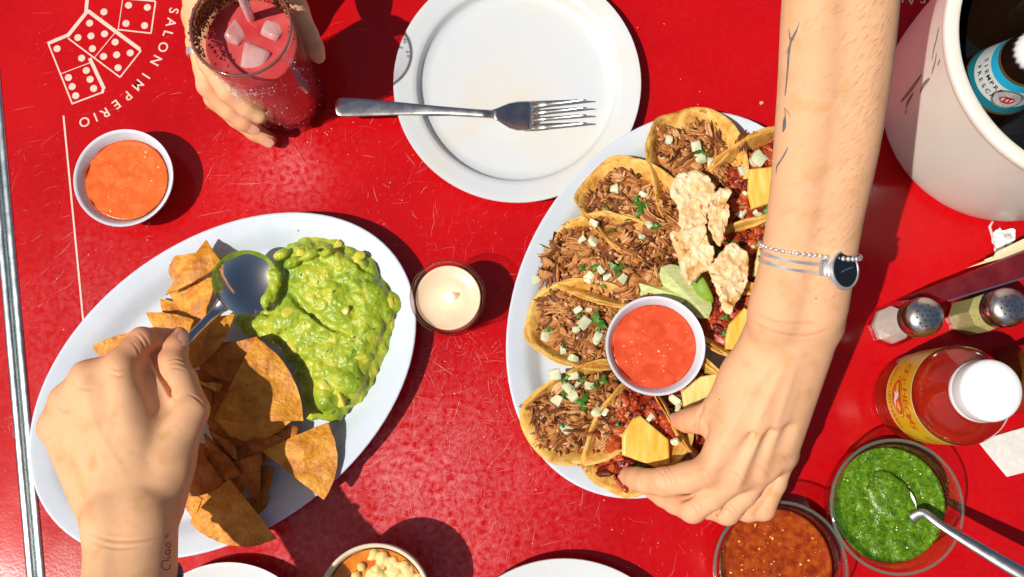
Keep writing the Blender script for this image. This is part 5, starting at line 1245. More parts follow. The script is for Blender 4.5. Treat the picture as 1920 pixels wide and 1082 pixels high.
taco(1200, 405, (.78, .62), 'shredded pork taco with one big cilantro leaf lying in its centre', seed=2, thA=56, thB=58, top=2.35, R_=4.85, a_lo=3.8,
     onions=[(1152, 354), (1207, 364), (1217, 422, .9), (1203, 444, .7), (1114, 419, .9)], herbs=[(1202, 387, 1.5), (1231, 424, .8), (1192, 372, .6)], stems=[(1151, 433), (1138, 391, .5)])
taco(1150, 497, (.985, .17), 'shredded pork taco spilling meat over the edge of the platter', seed=3, thA=54, thB=62, top=2.6, R_=4.85, a_lo=4.6, wf=.9,
     onions=[(1091, 449), (1112, 452, 1.2), (1126, 506), (1105, 520, 1.2), (1122, 526), (1138, 519), (1168, 522)], herbs=[(1158, 504, 1.3), (1114, 502, .7), (1092, 503, .6), (1130, 533, .7)], extra=[(1035, 500, 80, 1.15), (1032, 520, 100, 1.2), (1045, 470, 60, 1.2), (1025, 480, 20, .8)])
taco(1108, 614, (.98, .20), 'shredded pork taco right beside the salsa cup with a heap of onion in its middle', seed=4, thA=58, thB=62, top=2.4, a_hi=2.9, ain=.74,
     onions=[(1083, 581), (1105, 581, .7), (1095, 605, 1.5), (1120, 634, 1.5), (1024, 630, 1.3), (1076, 672, 1.1), (1056, 657, .8), (1080, 618, .8)], herbs=[(1118, 600, 1.3), (1126, 612, .9), (1057, 647, .5), (1030, 620, .7), (1085, 590, .6)])
taco(1100, 768, (.93, -.34), 'shredded pork taco nearest the viewer, heaped with the most onion and cilantro', seed=5, thA=66, thB=46, top=2.35, a_hi=3.3, ain=.8, R_=4.85,
     onions=[(1041, 702, 1.2), (1075, 704, 1.3), (1064, 727, 1.5), (1084, 722, .8), (1104, 724, 1.1), (1075, 743, 1.2), (1046, 751, 1.2), (1120, 772, 1.2), (1132, 771, .9), (1064, 804, 1.2)],
     herbs=[(1091, 752, 1.5), (1055, 710, .9), (1093, 713, .8), (1131, 712, .8), (1117, 723, .8), (1055, 797, .5), (1058, 741, .8)], extra=[(1030, 745, 20, 1.15), (1035, 770, 15, 1.15), (1045, 722, 30, 1.15), (1078, 800, -20, 1.15), (995, 762, 0, 1.0)])
def z7(*pts): return [(960 + x / 4.51, 660 + y / 4.51) for x, y in pts]
taco(1200, 806, (.55, -.83), 'red pork taco topped with the largest pineapple slice, next to the index fingertip', kind='pastor', seed=6, thA=60, thB=60, top=2.2, R_=5.0, a_hi=3.2, ain=.76, a_lo=4.0, wf=.9,
     onions=[(1219, 783)], herbs=[(1195, 873, .8), (1208, 872, .6), (1157, 797, .5)], pines=[(z7((1020, 560), (1085, 535), (1325, 740), (1338, 950), (1215, 975), (930, 870), (930, 700)), 4.1, -.1, 'pine')])
taco(1318, 775, (-.56, -.83), 'red pork taco being picked up by the thumb and fingers', kind='pastor', seed=7, thA=74, thB=82, top=2.2, R_=5.2,
     onions=[(1266, 751, 1.3), (1265, 828, .9), (1271, 765, .8)], herbs=[(1262, 772, .5)], pines=[([(1277, 735), (1313, 706), (1345, 700), (1330, 745), (1283, 772)], 4.0, .1, 'pine_pale')])
taco(1412, 612, (-.92, -.38), 'red pork taco under the forearm with a cut pineapple piece showing past the wrist', kind='pastor', seed=8, thA=66, thB=70, top=2.2, R_=5.0,
     herbs=[(1361, 595, .7), (1358, 625, .6)], pines=[([(1395, 577), (1430, 590), (1440, 640), (1386, 657), (1359, 655), (1360, 634), (1366, 608)], 4.0, .1, 'pine')])
taco(1440, 478, (-.98, .15), 'red pork taco behind the bracelets with pale pineapple at its edge', kind='pastor', seed=9, thA=68, thB=72, top=2.2, R_=5.0,
     onions=[(1411, 462, .8)], herbs=[(1373, 457, 1.2), (1345, 473, 1.3), (1426, 455, .8)], pines=[([(1424, 456), (1450, 452), (1450, 520), (1425, 520), (1411, 519), (1416, 490)], 4.0, 0, 'pine_pale')])
taco(1424, 338, (-.84, .52), 'red pork taco farthest along the forearm with pineapple and chunky onion', kind='pastor', seed=10, thA=66, thB=68, top=2.2, R_=5.0,
     onions=[(1422, 298, 1.7), (1392, 321, 1.2), (1389, 399, 1.2), (1398, 364, .9), (1421, 398, 1.0)], herbs=[(1436, 395, 1.0), (1391, 383, .5)], pines=[([(1404, 318), (1453, 312), (1485, 330), (1470, 380), (1446, 381), (1409, 393), (1401, 362)], 4.3, .05, 'pine')])

# ---- fried pork rinds on top
MAT['rind'] = M('fried_pork_rind', [(.27, (.56, .24, .05)), (.38, (.74, .45, .17)), (.52, (.83, .61, .34)), (.78, (.88, .74, .52))], scale=.75, detail=8, dist=1.0, rough=.5, rough2=.62, bump=.13, bscale=2.0, bdetail=8, speck=((.50, .17, .03), 1.7, .66))
def rind(pts, h, label, seed, dome=.12, th=.34, amp=.20, curl=0.0):
    c0 = np.mean([p[0] for p in pts]); o = smooth_outline([G(p[0], p[1], h) for p in pts], 10); g = rs(seed)
    o = [p + np.array([nz(p + seed, 2.0), nz(p + seed + 5, 2.0), 0]) * .16 + np.array([nz(p + seed, 6.0), nz(p + seed + 5, 6.0), 0]) * .09 for p in o]; c = np.mean(o, 0)
    def bump(p):
        d = p - c; rr = math.hypot(d[0], d[1]); return amp * 1.6 * (.5 - abs(fbm(p + seed, .55, 4))) + .10 * nz(p, 2.6) + .05 * nz(p, 5.5) + curl * d[0] * d[0] + .045 * rr * rr
    V, F = slab(o, th, rings=26, edge=.12, dome=dome, bump=bump); ob = mesh('pork_rind', V, F, MAT['rind']); ob['label'] = label; ob['category'] = 'pork rind'; ob['group'] = 'fried pork rinds on the tacos'
rind(z6((920, 450), (960, 420), (1040, 405), (1110, 450), (1138, 500), (1120, 560), (1100, 620), (1090, 680), (1030, 702), (960, 715), (945, 640), (940, 590), (895, 520)), 5.3, 'long puffy pork rind laid over the taco with the wide flap', 1)
rind(z6((895, 740), (1000, 705), (1080, 690), (1105, 770), (1135, 830), (1115, 920), (1060, 960), (1000, 1015), (960, 970), (940, 860)), 5.1, 'flat square ended pork rind over the lime wedges', 2, dome=.08)
rind(z6((1130, 520), (1180, 495), (1220, 510), (1200, 560), (1215, 640), (1190, 740), (1160, 810), (1120, 760), (1100, 680), (1105, 590)), 5.5, 'narrow curled pork rind leaning between the long rind and the pineapple taco', 3, dome=.15, th=.4, curl=.35)
rind([(1361, 461), (1383, 461), (1401, 487), (1402, 520), (1390, 555), (1376, 570), (1368, 590), (1355, 583), (1348, 560), (1335, 530), (1325, 505), (1338, 490)], 5.6, 'crinkled pale pork rind beside the bracelets', 4, amp=.34)

# ---- lime wedges
MAT['lime_rind'] = M('lime_rind', [(.3, (.14, .28, .012)), (.7, (.30, .44, .035))], scale=1, rough=.5, bump=.01, bscale=9)
MAT['lime'] = M('lime_flesh', [(.3, (.52, .60, .20)), (.7, (.74, .78, .44))], scale=1.4, detail=5, rough=.15, stretch=(1, 3, 1), sss=.3, ssss=.3, sssr=(.8, 1, .3), bump=.02, bscale=4)
def lime(u, v, h, du, dv, L_, r_, half, tilt, label):
    c = G(u, v, h); d = unit(G(u + du, v + dv, h) - c); up = np.array([0, 0, 1.0]); s = np.cross(d, up); up, s = up * math.cos(tilt) + s * math.sin(tilt), s * math.cos(tilt) - up * math.sin(tilt)
    root = thing('lime_wedge', label, 'lime wedge', c - (0, 0, r_), 'lime wedges on the taco platter'); n, m_ = 18, 12; V, F, VF, FF = [], [], [], []
    for i in range(n + 1):
        t = -1 + 2 * i / n; rr = r_ * math.sqrt(max(.001, 1 - t * t)); p = c + d * t * L_
        for j in range(m_ + 1):
            a = -half + 2 * half * j / m_; V.append(p + s * rr * math.sin(a) - up * rr * math.cos(a))
        for j in range(3): VF.append(p + (s * rr * .965 * math.sin(-half) - up * rr * .965 * math.cos(half), up * .02, s * rr * .965 * math.sin(half) - up * rr * .965 * math.cos(half))[j])
    for i in range(n):
        for j in range(m_): a = i * (m_ + 1) + j; F.append((a, a + m_ + 1, a + m_ + 2, a + 1))
        for j in range(2): a = i * 3 + j; FF.append((a, a + 1, a + 4, a + 3))
    V = np.array(V); k = len(V); core = np.repeat(np.array([c + d * (-1 + 2 * i / n) * L_ for i in range(n + 1)]), m_ + 1, 0); V2 = np.concatenate([V, V + (core - V) * .12])
    F = F + [tuple(q + k for q in f[::-1]) for f in F]
    for j in (0, m_):
        for i in range(n): a, b = i * (m_ + 1) + j, (i + 1) * (m_ + 1) + j; F.append((a, b, b + k, a + k))
    mesh('rind', V2, F, MAT['lime_rind'], root); mesh('flesh', np.array(VF), FF, MAT['lime'], root, smooth=False)
lime(1284, 548, 4.1, 58, 62, 2.5, 1.7, .8, .35, 'long lime wedge with its pale cut face up, tucked under the square ended pork rind')
lime(1243, 545, 3.7, 50, 16, 1.8, 1.5, .8, -.3, 'smaller lime wedge against the far rim of the salsa cup')
lime(1319, 538, 3.0, 30, 55, 1.5, 1.2, .8, -2.4, 'lime wedge turned rind side up beside the crinkled pale rind')

# ---- loose bits
V, F = nugget(G(1003, 525, 1.9), (.75, .65, .5), rs(3), 4, .2, .75); o = mesh('onion_piece', V, F, MAT['onion'], sharp=40); o['label'] = 'loose diced onion fallen on the bare platter rim beside the spilling taco'; o['category'] = 'onion'
V, F = nugget(G(1428, 193, .12), (.34, .26, .2), rs(3), 3, .2, .4); o = mesh('rice_grain', V, F, M('orange_rice', (.80, .38, .22), rough=.5)); o['label'] = 'single orange rice grain on the table above the taco platter'; o['category'] = 'rice grain'
V, F = tube([G(1003, 458, 2.3), G(1012, 460, 2.5), G(1022, 466, 2.6)], [.03, .07, .05], 6); o = mesh('onion_strip', V, F, MAT['onion']); o['label'] = 'thin curl of onion on the platter rim beside the spilled meat'; o['category'] = 'onion'
# ================================================================== glass salsa bowls
def glass_bowl(u, v, h, r, label):
    c = G(u, v, h); b = (c[0], c[1], 0); s = r / 4.75
    P = [(0, 0), (2.6, 0), (2.8, .08), (3.4, .5), (4.1, 1.6), (4.5, 3.2), (4.68, h - .35), (4.75, h - .1), (4.72, h), (4.55, h + .02), (4.36, h - .06), (4.30, h - .3), (4.12, 3.1), (3.7, 1.75), (3.0, .85), (2.4, .6), (0, .55)]
    P = [(p[0] * s, p[1]) for p in P]
    V, F = lathe(P, b, 96); o = mesh('glass_bowl', V, F, MAT['glass_green'], base=b); o['label'] = label; o['category'] = 'bowl'; o['group'] = 'clear glass salsa bowls'
    V, F = lathe([(4.60 * s, h + .01), (4.72 * s, h - .06), (4.78 * s, h - .02), (4.74 * s, h + .06), (4.64 * s, h + .08), (4.54 * s, h + .05)], b, 96); F = F[:-2]
    mesh('rim', V, F, MAT['glass_edge'], o); return b
MAT['verde'] = M('green_salsa', [(.24, (.022, .066, .002)), (.45, (.07, .165, .004)), (.62, (.13, .25, .008)), (.8, (.26, .36, .03))], scale=3.2, detail=8, dist=.7, rough=.14, rough2=.28, bump=.05, bscale=6, bdetail=6, speck=((.55, .58, .12), 4.0, .70))
MAT['roja'] = M('brick_red_salsa', [(.25, (.17, .016, .002)), (.5, (.32, .042, .003)), (.75, (.46, .09, .006))], scale=2.0, detail=8, dist=.5, rough=.15, rough2=.25, bump=.03, bscale=6, bdetail=6, speck=((.60, .16, .01), 4.2, .69))
b = glass_bowl(1682, 950, 5.0, 4.68, 'clear glass bowl of green salsa with a steel spoon in it')
salsa_disc('green_salsa', b, 4.05, 3.4, MAT['verde'], 'chunky bright green salsa in the glass bowl with the spoon', amp=.16, n=72, seeds=46, seed=13, lump=1.4, seed_col=M('tomatillo_seed', [(.3, (.55, .58, .16)), (.7, (.78, .76, .38))], src='attr', rough=.2))
b = glass_bowl(1464, 1068, 4.9, 4.68, 'clear glass bowl of brick red salsa below the reaching fingers')
salsa_disc('red_salsa', b, 4.02, 3.4, MAT['roja'], 'brick red salsa with pale seeds in the glass bowl below the fingers', amp=.05, n=72, seeds=60, seed=17, lump=1.3, seed_col=M('chile_seed', [(.3, (.70, .34, .06)), (.7, (.86, .62, .26))], src='attr', rough=.25))
bc_ = G(1672, 935, 3.75)
fw2 = G(1640, 890, 3.6) - G(1720, 975, 4.0)
s_root, s_bowl, s_ax = spoon('serving_spoon', 'steel teaspoon standing in the green salsa with its handle over the bowl edge', bc_ + np.array([0, 0, .02]), 1.35, fw2, (-.05, .05, 1), .45,
      [bc_ - unit(fw2) * 1.85 + np.array([0, 0, .08]), G(1732, 962, 4.6), G(1765, 985, 5.1), G(1830, 1025, 5.7), G(1910, 1072, 6.4), G(1985, 1112, 6.9)], [.42, .30, .30, .42, .52, .62], G(1672, 935, 3), MAT['steel'], elong=1.45)
f = Field(bc_ - [2.6, 2.6, 1], bc_ + [2.6, 2.6, 1.4], .08); g = rs(31)
for _ in range(60):
    a, r_ = g.uniform(0, 6.28), math.sqrt(g.random()); f.ell(bc_ + s_ax[2] * 1.15 * r_ * math.cos(a) + s_ax[0] * (1.7 * r_ * math.sin(a) + .1) + np.array([0, 0, .05 - .1 * r_]), (g.uniform(.3, .5), g.uniform(.3, .5), .22), .2)
V, F = f.mesh(1); mesh('salsa_scoop', V, F, MAT['verde'], s_root)

# ================================================================== soup bowl at the near edge
c = G(702, 1128, 5.2); b = (c[0], c[1], 0); r_ = 3.92
V, F = lathe([(0, 0), (r_ * .6, 0), (r_ * .64, .2), (r_ * .72, .4), (r_ * .92, 2.6), (r_, 5.1), (r_ * .985, 5.22), (r_ * .945, 5.2), (r_ * .92, 5.0), (r_ * .84, 2.6), (r_ * .62, .8), (0, .6)], b, 80)
o = mesh('soup_bowl', V, F, M('cream_glaze', [(.3, (.72, .60, .42)), (.7, (.80, .70, .54))], scale=1, rough=.25), base=b); o['label'] = 'cream bowl of orange soup cut off at the near edge of the table'; o['category'] = 'bowl'
so = salsa_disc('soup', b, 3.45, 4.35, M('orange_soup', [(.3, (.56, .13, .01)), (.6, (.72, .25, .02)), (.8, (.78, .40, .08))], scale=.8, detail=6, dist=.8, rough=.1, bump=.03, bscale=2), 'orange broth in the cream bowl with crumbled yellow cheese', amp=.06, seeds=0, seed=23, cat='soup')
f = Field([b[0] - 3.6, b[1] - 3.6, 3.8], [b[0] + 3.6, b[1] + 3.6, 5.4], .09); g = rs(6)
for _ in range(240):
    q = G(735 + g.gauss(0, 34), 1100 + g.gauss(0, 34), 4.5)
    if math.hypot(q[0] - b[0], q[1] - b[1]) < 3.25: f.ell((q[0], q[1], 4.34 + g.uniform(0, .22)), [g.uniform(.12, .36)] * 3, .08)
V, F = f.mesh(1); o = mesh('cheese', V, F, M('crumbled_cheese', [(.3, (.78, .55, .16)), (.7, (.84, .70, .34))], scale=2, rough=.5, bump=.03, bscale=6)); o['label'] = 'crumbled yellow cheese heaped on the orange soup'; o['category'] = 'cheese'

# ================================================================== the ice bucket with beer
c = G(2080, 27, 15.0); b = (c[0], c[1] , 0); r1 = 306 / ppc(15)
c0 = G(1893, 196, 0); bxy = np.array([(c[0] + c0[0]) / 2 - 1.0, (c[1] + c0[1]) / 2 - 1.1]); b = (bxy[0], bxy[1], 0)
bk = thing('ice_bucket', 'large white plastic bucket holding beer bottles, shadow of the forearm on its side', 'bucket', b)
prof = catmull([(0, 0), (7.4, 0), (8.2, .15), (8.9, .8), (9.25, 2.2), (9.5, 5), (9.7, 9), (9.85, 13.2), (9.9, 14.1), (10.05, 14.3), (10.15, 14.6), (10.1, 14.95), (9.9, 15.05), (9.3, 15.0), (9.18, 14.8)], 3)
ext = [(p[0], p[1]) for p in prof]
V, F = lathe(ext + [(9.12, 14.2), (8.9, 9), (8.6, 4), (8.0, 1.2), (0, 1.0)], b, 110)
mesh('body', V, F, M('white_bucket_plastic', [(.3, (.83, .77, .67)), (.7, (.87, .82, .73))], scale=.3, rough=.3, rough2=.42, sss=.08, ssss=.5), bk, sharp=50)
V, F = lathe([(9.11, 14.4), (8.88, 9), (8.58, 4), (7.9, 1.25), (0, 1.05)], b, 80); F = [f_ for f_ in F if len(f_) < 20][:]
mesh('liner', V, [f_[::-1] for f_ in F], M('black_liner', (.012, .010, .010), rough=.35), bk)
g = rs(8); mb = MB()
def wipe(pts, wd, mbx, rr=lambda z: np.interp(z, [0, 2.2, 5, 9, 13.2, 14.2], [8.5, 9.25, 9.5, 9.7, 9.85, 9.92])):
    """a printed stroke on the bucket wall: points are (angle in degrees, height)"""
    P = catmull([np.array([R(p[0]), p[1]]) for p in pts], 5); V, F = [], []
    for i, p in enumerate(P):
        a, q = P[max(i - 1, 0)], P[min(i + 1, len(P) - 1)]; d = unit(q - a); n_ = np.array([-d[1] / 9.6 * 1, d[0] * 1.0]); n_ = n_ * wd / 2 * (.4 + .6 * math.sin(math.pi * (i + .5) / len(P)))
        for sg in (-1, 1):
            t, z = p[0] + sg * n_[0] * (1 if abs(n_[0]) > 0 else 1), p[1] + sg * n_[1]; r_ = rr(z) + .025; V.append((b[0] + r_ * math.cos(t), b[1] + r_ * math.sin(t), z))
        if i: F.append((2 * i - 2, 2 * i, 2 * i + 1, 2 * i - 1))
    mbx.add(V, F, g.random())
for (pts, wd) in (([(187, 6.0), (186, 8.0), (184, 10.2)], .30), ([(191, 6.6), (189.5, 7.2), (188, 8.4)], .28), ([(190, 9.5), (188.5, 10.2), (188, 11.4)], .3), ([(187, 11.8), (184, 12.6), (181, 13.0)], .2), ([(182, 12.2), (178, 12.7), (175, 13.2)], .25), ([(193, 6.2), (192, 6.6)], .2), ([(186, 12.9), (184.5, 13.4)], .15), ([(176, 13.0), (172, 13.4)], .3)): wipe(pts, wd, mb)
mb.build('worn_print', M('worn_dark_print', [(.3, (.16, .15, .17)), (.7, (.34, .26, .22))], scale=3, rough=.5), bk, smooth=False)
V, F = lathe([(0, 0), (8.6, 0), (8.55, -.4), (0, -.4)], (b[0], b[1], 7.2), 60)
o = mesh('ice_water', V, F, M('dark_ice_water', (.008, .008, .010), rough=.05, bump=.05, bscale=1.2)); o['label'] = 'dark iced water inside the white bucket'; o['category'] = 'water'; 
def beer(cap, axd, label, full):
    ct = G(*cap); axd = unit(axd); base = ct - axd * 13.7
    root = thing('beer_bottle', label, 'bottle', base, 'beer bottles in the bucket')
    def L_(prof, n=56): V, F = lathe(prof, (0, 0, 0), n); return aim(V, (0, 0, 0), axd, None) + ct, F
    V, F = L_([(0, -13.7), (2.5, -13.7), (2.7, -13.4), (2.72, -7.2), (2.7, -6.3), (2.45, -4.9), (2.1, -3.3), (1.75, -1.6), (1.55, -.8), (1.42, -.5), (1.3, .0), (0, .05)]); mesh('glass_body', V, F, M('dark_brown_glass', (.014, .006, .003), rough=.06, coat=.4), root)
    rr = lambda z: float(np.interp(z, [-6.3, -4.9, -3.3, -1.6, -.8], [2.7, 2.45, 2.1, 1.75, 1.55])) + .03
    def sleeve(name, z0, z1, m, lift=.0): 
        V, F = L_([(rr(z) + lift, z) for z in np.linspace(z0, z1, 7)]); F = F[:-2]; mesh(name, V, F, m, root)
    if full:
        sleeve('gold_band', -5.0, -4.75, M('gold_foil', (.50, .32, .08), rough=.35, metal=.8)); sleeve('blue_band', -4.75, -4.0, M('teal_label', (.015, .20, .28), rough=.4))
        sleeve('label', -4.0, -2.3, M('silver_white_label', [(.3, (.62, .66, .64)), (.7, (.74, .77, .75))], scale=2, rough=.35)); sleeve('blue_band', -2.3, -1.6, M('sky_blue_label', (.02, .42, .68), rough=.4)); sleeve('gold_band', -1.6, -1.35, MAT['gold'] if 'gold' in MAT else M('gold_foil', (.50, .34, .10), rough=.35, metal=.8))
        # frame round the bottle: angle 0 faces the viewer's side of the table
        q = np.array(Vector((0, 0, 1)).rotation_difference(Vector(axd)).to_matrix())
        def surf(t, z, lift): r_ = rr(z) + lift; return ct + q @ np.array([r_ * math.cos(t), r_ * math.sin(t), z])
        toc = EYE - ct; loc = q.T @ toc; t0 = math.atan2(loc[1], loc[0])
        mb = MB()
        for word, zc, sz in (('SIEMPRE', -2.75, .50), ('FRESCA', -3.45, .50)):
            for i, ch in enumerate(word):
                t1 = t0 - .95 + (i + (0 if word == 'SIEMPRE' else .6)) * .205; V, F = glyph(ch, sz, .012)
                mb.add([surf(t1 + p[0] / rr(zc), zc + p[1], .03) for p in V], F)
        mb.build('lettering', M('black_label_ink', (.02, .02, .02), rough=.5), root, smooth=False)
        for (ra, rb, lift, m_, nm) in ((1.02, .98, .035, M('silver_foil', (.60, .58, .52), rough=.3, metal=.7), 'badge'), (.86, .82, .055, M('grey_engraving', [(.4, (.30, .32, .32)), (.6, (.66, .68, .66))], scale=14, rough=.4), 'badge_field'), (.50, .36, .075, M('badge_red', (.52, .01, .02), rough=.35), 'badge_oval')):
            P_ = [surf(t0 + .62, -3.2, lift)] + [surf(t0 + .62 + ra * math.cos(k * math.pi / 16) / rr(-3.2), -3.2 + rb * math.sin(k * math.pi / 16), lift) for k in range(32)]
            mesh(nm, P_, [(0, 1 + k, 1 + (k + 1) % 32) for k in range(32)], m_, root, smooth=False)
        mb = MB()
        for i, ch in enumerate('ESP'):
            V, F = glyph(ch, .40, .012); mb.add([surf(t0 + .62 + (-.28 + .28 * i + p[0]) / rr(-3.2), -3.2 + p[1], .095) for p in V], F)
        mb.build('badge_letters', M('white_ink', (.8, .8, .8), rough=.5), root, smooth=False)
    n = 42; V, F = [], []
    for k, (r_, z) in enumerate(((0, .55), (1.1, .52), (1.3, .42), (1.42, .1), (1.52, -.25), (1.35, -.2))):
        for i in range(n * 2):
            t = math.pi * i / n; rp = r_ + (.045 * math.cos(21 * t) * (k - 2) / 2 if k >= 3 else 0); V.append((rp * math.cos(t), rp * math.sin(t), z))
    for k in range(5):
        for i in range(2 * n): j = (i + 1) % (2 * n); F.append((k * 2 * n + i, (k + 1) * 2 * n + i, (k + 1) * 2 * n + j, k * 2 * n + j))
    V = aim(np.array(V), (0, 0, 0), axd) + ct; cp = mesh('crown_cap', V, F, M('white_cap_paint', (.76, .74, .72), rough=.3) if full else M('dark_cap_paint', (.03, .025, .02), rough=.3), root)
    if full:
        mb = MB(); q = np.array(Vector((0, 0, 1)).rotation_difference(Vector(axd)).to_matrix())
        for k in range(9):
            t = 2 * math.pi * k / 9; V = [ct + q @ np.array(p) for p in ((.25 * math.cos(t - .2), .25 * math.sin(t - .2), .57), (.85 * math.cos(t), .85 * math.sin(t), .57), (.25 * math.cos(t + .2), .25 * math.sin(t + .2), .57))]; mb.add(V, [(0, 1, 2)])
        mb.build('cap_print', M('cap_print_brown', (.30, .12, .06), rough=.4), cp, smooth=False)
beer((1946, 97, 15.0), (-.03, .02, 1), 'brown beer bottle with blue and white label and white crown cap in the bucket', True)
beer((1992, -75, 15.2), (.04, .06, 1), 'dark unlabelled bottle standing in shade beside the labelled beer in the bucket', False)

# ================================================================== shakers
def shaker(u, v, h, u0, v0, label, fill, flevel):
    ct, b = G(u, v, h), G(u0, v0, 0); cx = (ct[:2] * .5 + b[:2] * .5); b = np.array([cx[0], cx[1], 0.0]); root = thing('shaker', label, 'shaker', b, 'glass shakers')
    def octa(prof, mt, nm, n=8, sh=None): 
        V, F = lathe(prof, b, n); mesh(nm, V, F, mt, root, smooth=bool(sh), sharp=sh)
    octa([(0, 0), (1.62, 0), (1.72, .12), (1.66, 1.5), (1.45, 4.2), (1.3, 4.9), (1.1, 5.2), (0, 5.2)], MAT['glass'], 'glass_body', 8, 30)
    octa([(0, .3), (1.46, .32), (1.45, flevel * .5), (1.42, flevel), (.9, flevel + .15), (0, flevel + .05)], fill, 'contents', 8, 30)
    V, F = lathe([(1.1, 4.95), (1.34, 5.0), (1.36, 5.12), (1.28, 5.2), (1.28, 5.3), (1.36, 5.38), (1.36, 5.5), (1.28, 5.58), (1.28, 5.68), (1.38, 5.75), (1.40, 6.3), (1.36, 6.6), (1.2, 6.85), (.85, 7.02), (.4, 7.1), (0, 7.12)], b, 48)
    cap = mesh('cap', V, F, MAT['steel'], root)
    hm = M('hole_dark', (.02, .02, .02), rough=.8) if 'hole' not in MAT else MAT['hole']; MAT['hole'] = hm
    holes = [(0, 0)] + [(.38, a * 60) for a in range(6)] + [(.74, a * 36 + 10) for a in range(10)]; me0 = None
    for (r_, a) in holes:
        x, y = r_ * math.cos(R(a)), r_ * math.sin(R(a)); z = float(np.interp(r_, [0, .4, .85, 1.2], [7.12, 7.1, 7.02, 6.85])) + .012
        V = [b + (x + .075 * math.cos(t * .628), y + .075 * math.sin(t * .628), z) for t in range(10)]; mesh('hole', V, [tuple(range(10))], hm, cap, smooth=False)
shaker(1738, 592, 7.1, 1668, 610, 'octagonal glass salt shaker with a pierced steel cap standing nearest the wrist', M('salt', [(.3, (.46, .36, .33)), (.7, (.60, .50, .46))], scale=8, rough=.8), .7)
shaker(1896, 573, 7.1, 1812, 595, 'glass shaker of yellowish grated seasoning with a pierced steel cap beside the napkin holder', M('grated_seasoning', [(.3, (.34, .30, .10)), (.7, (.52, .47, .20))], scale=8, rough=.9), 3.6)

# ================================================================== hot sauce
b = (G(1717, 752, 0) * .5 + G(1803, 734, 7.8) * .5); b = np.array([b[0], b[1], 0.0]); hs = thing('sauce_bottle', 'squat bottle of red hot sauce with a yellow label and white cap', 'bottle', b)
P = [(0, 0), (3.0, 0), (3.25, .15), (3.32, .5)]
for k in range(5): z = .75 + k * .45; P += [(3.34, z), (3.24, z + .14), (3.24, z + .24), (3.34, z + .38)]
P += [(3.36, 3.1), (3.36, 7.75), (3.32, 8.05), (3.1, 8.5), (2.6, 9.2), (2.0, 9.8), (1.75, 10.1), (1.7, 10.4), (0, 10.4)]
V, F = lathe(P, b, 96); mesh('body', V, F, M('red_sauce_bottle', [(.3, (.24, .008, .003)), (.6, (.33, .014, .004)), (.8, (.40, .03, .006))], scale=.6, detail=5, rough=.08, coat=.8, spec=.6), hs, sharp=60)
V, F = lathe([(3.40, 3.2), (3.405, 5), (3.40, 7.7)], b, 96); F = F[:-2]; lab = mesh('label', V, F, M('yellow_label', [(.3, (.78, .42, .012)), (.7, (.84, .50, .02))], scale=.5, rough=.35), hs)
V, F = lathe([(3.415, 7.58), (3.415, 7.72)], b, 96); mesh('label_edge', V, F[:-2], M('cream_line', (.84, .74, .50), rough=.4), lab)
V, F = lathe([(3.415, 3.2), (3.415, 3.3)], b, 96); mesh('label_edge', V, F[:-2], M('cream_line2', (.84, .66, .38), rough=.4), lab)
t0 = math.atan2(-b[1] + (EYE[1] - 4), EYE[0] - b[0]); t0 = math.pi + .02
def cyl(t, z, lift=.02): r_ = 3.41 + lift; return b + np.array([r_ * math.cos(t), r_ * math.sin(t), z])
def cyl_text(word, zf, t1, step, size, mt, nm, sk=0.0):
    mb = MB()
    for i, ch in enumerate(word):
        if ch == ' ': continue
        V, F = glyph(ch, size, .014); tc_ = t1 + i * step; mb.add([cyl(tc_ + (p[0] + sk * p[1]) / 3.41, zf(i) + p[1], .02) for p in V], F)
    mb.build(nm, mt, lab, smooth=False)
INK = M('red_label_ink', (.62, .10, .01), rough=.5)
cyl_text('GO-HEOMS', lambda i: 6.55 - .055 * (i - 3.5) ** 2, t0 - .62, .185, 1.05, INK, 'lettering', .15)
cyl_text('SALSA UNIVERSAL', lambda i: 3.85, t0 - .66, .095, .48, INK, 'lettering')
cyl_text('NET', lambda i: 6.0, t0 + 1.0, .10, .42, M('green_label_ink', (.08, .20, .02), rough=.5), 'lettering')
def oval(z, ra, rb, lift, m_, nm, dt=0.0): 
    P_ = [cyl(t0 + dt, z, lift)] + [cyl(t0 + dt + ra * math.cos(k * math.pi / 16) / 3.41, z + rb * math.sin(k * math.pi / 16), lift) for k in range(32)]; mesh(nm, P_, [(0, 1 + k, 1 + (k + 1) % 32) for k in range(32)], m_, lab, smooth=False)
oval(5.15, 1.5, .95, .012, INK, 'oval_outline'); oval(5.15, 1.42, .88, .022, M('yellow_ring', (.82, .50, .03), rough=.4), 'oval_ring'); oval(5.15, 1.28, .78, .032, M('orange_red_oval', (.70, .06, .01), rough=.4), 'oval_field')
P_ = [(-.45, -.35), (-.2, .1), (-.5, .3), (-.1, .5), (.15, .3), (.3, -.1), (.85, -.35), (.3, -.45), (0, -.2)]
mesh('printed_motif', [cyl(t0 - .02 + p[0] / 3.41, 5.1 + p[1], .045) for p in P_], [tuple(range(len(P_)))], M('white_motif', (.82, .80, .74), rough=.4), lab, smooth=False)
ccx = G(1862, 727, 12.0); cb = np.array([b[0] * .5 + ccx[0] * .5, b[1] * .5 + ccx[1] * .5, 0])
V, F = [], []; n = 120
for k, (r_, z, rib) in enumerate(((1.75, 10.15, 0), (2.02, 10.2, 0), (2.05, 10.5, 0), (1.99, 10.6, 0), (2.0, 10.7, 1), (1.99, 11.75, 1), (1.96, 11.9, 0), (1.86, 12.0, 0), (1.6, 12.03, 0), (0.01, 12.03, 0))):
    for i in range(n): t = 2 * math.pi * i / n; rp = r_ + (.025 if (rib and i % 2) else 0); V.append((cb[0] + rp * math.cos(t), cb[1] + rp * math.sin(t), z))
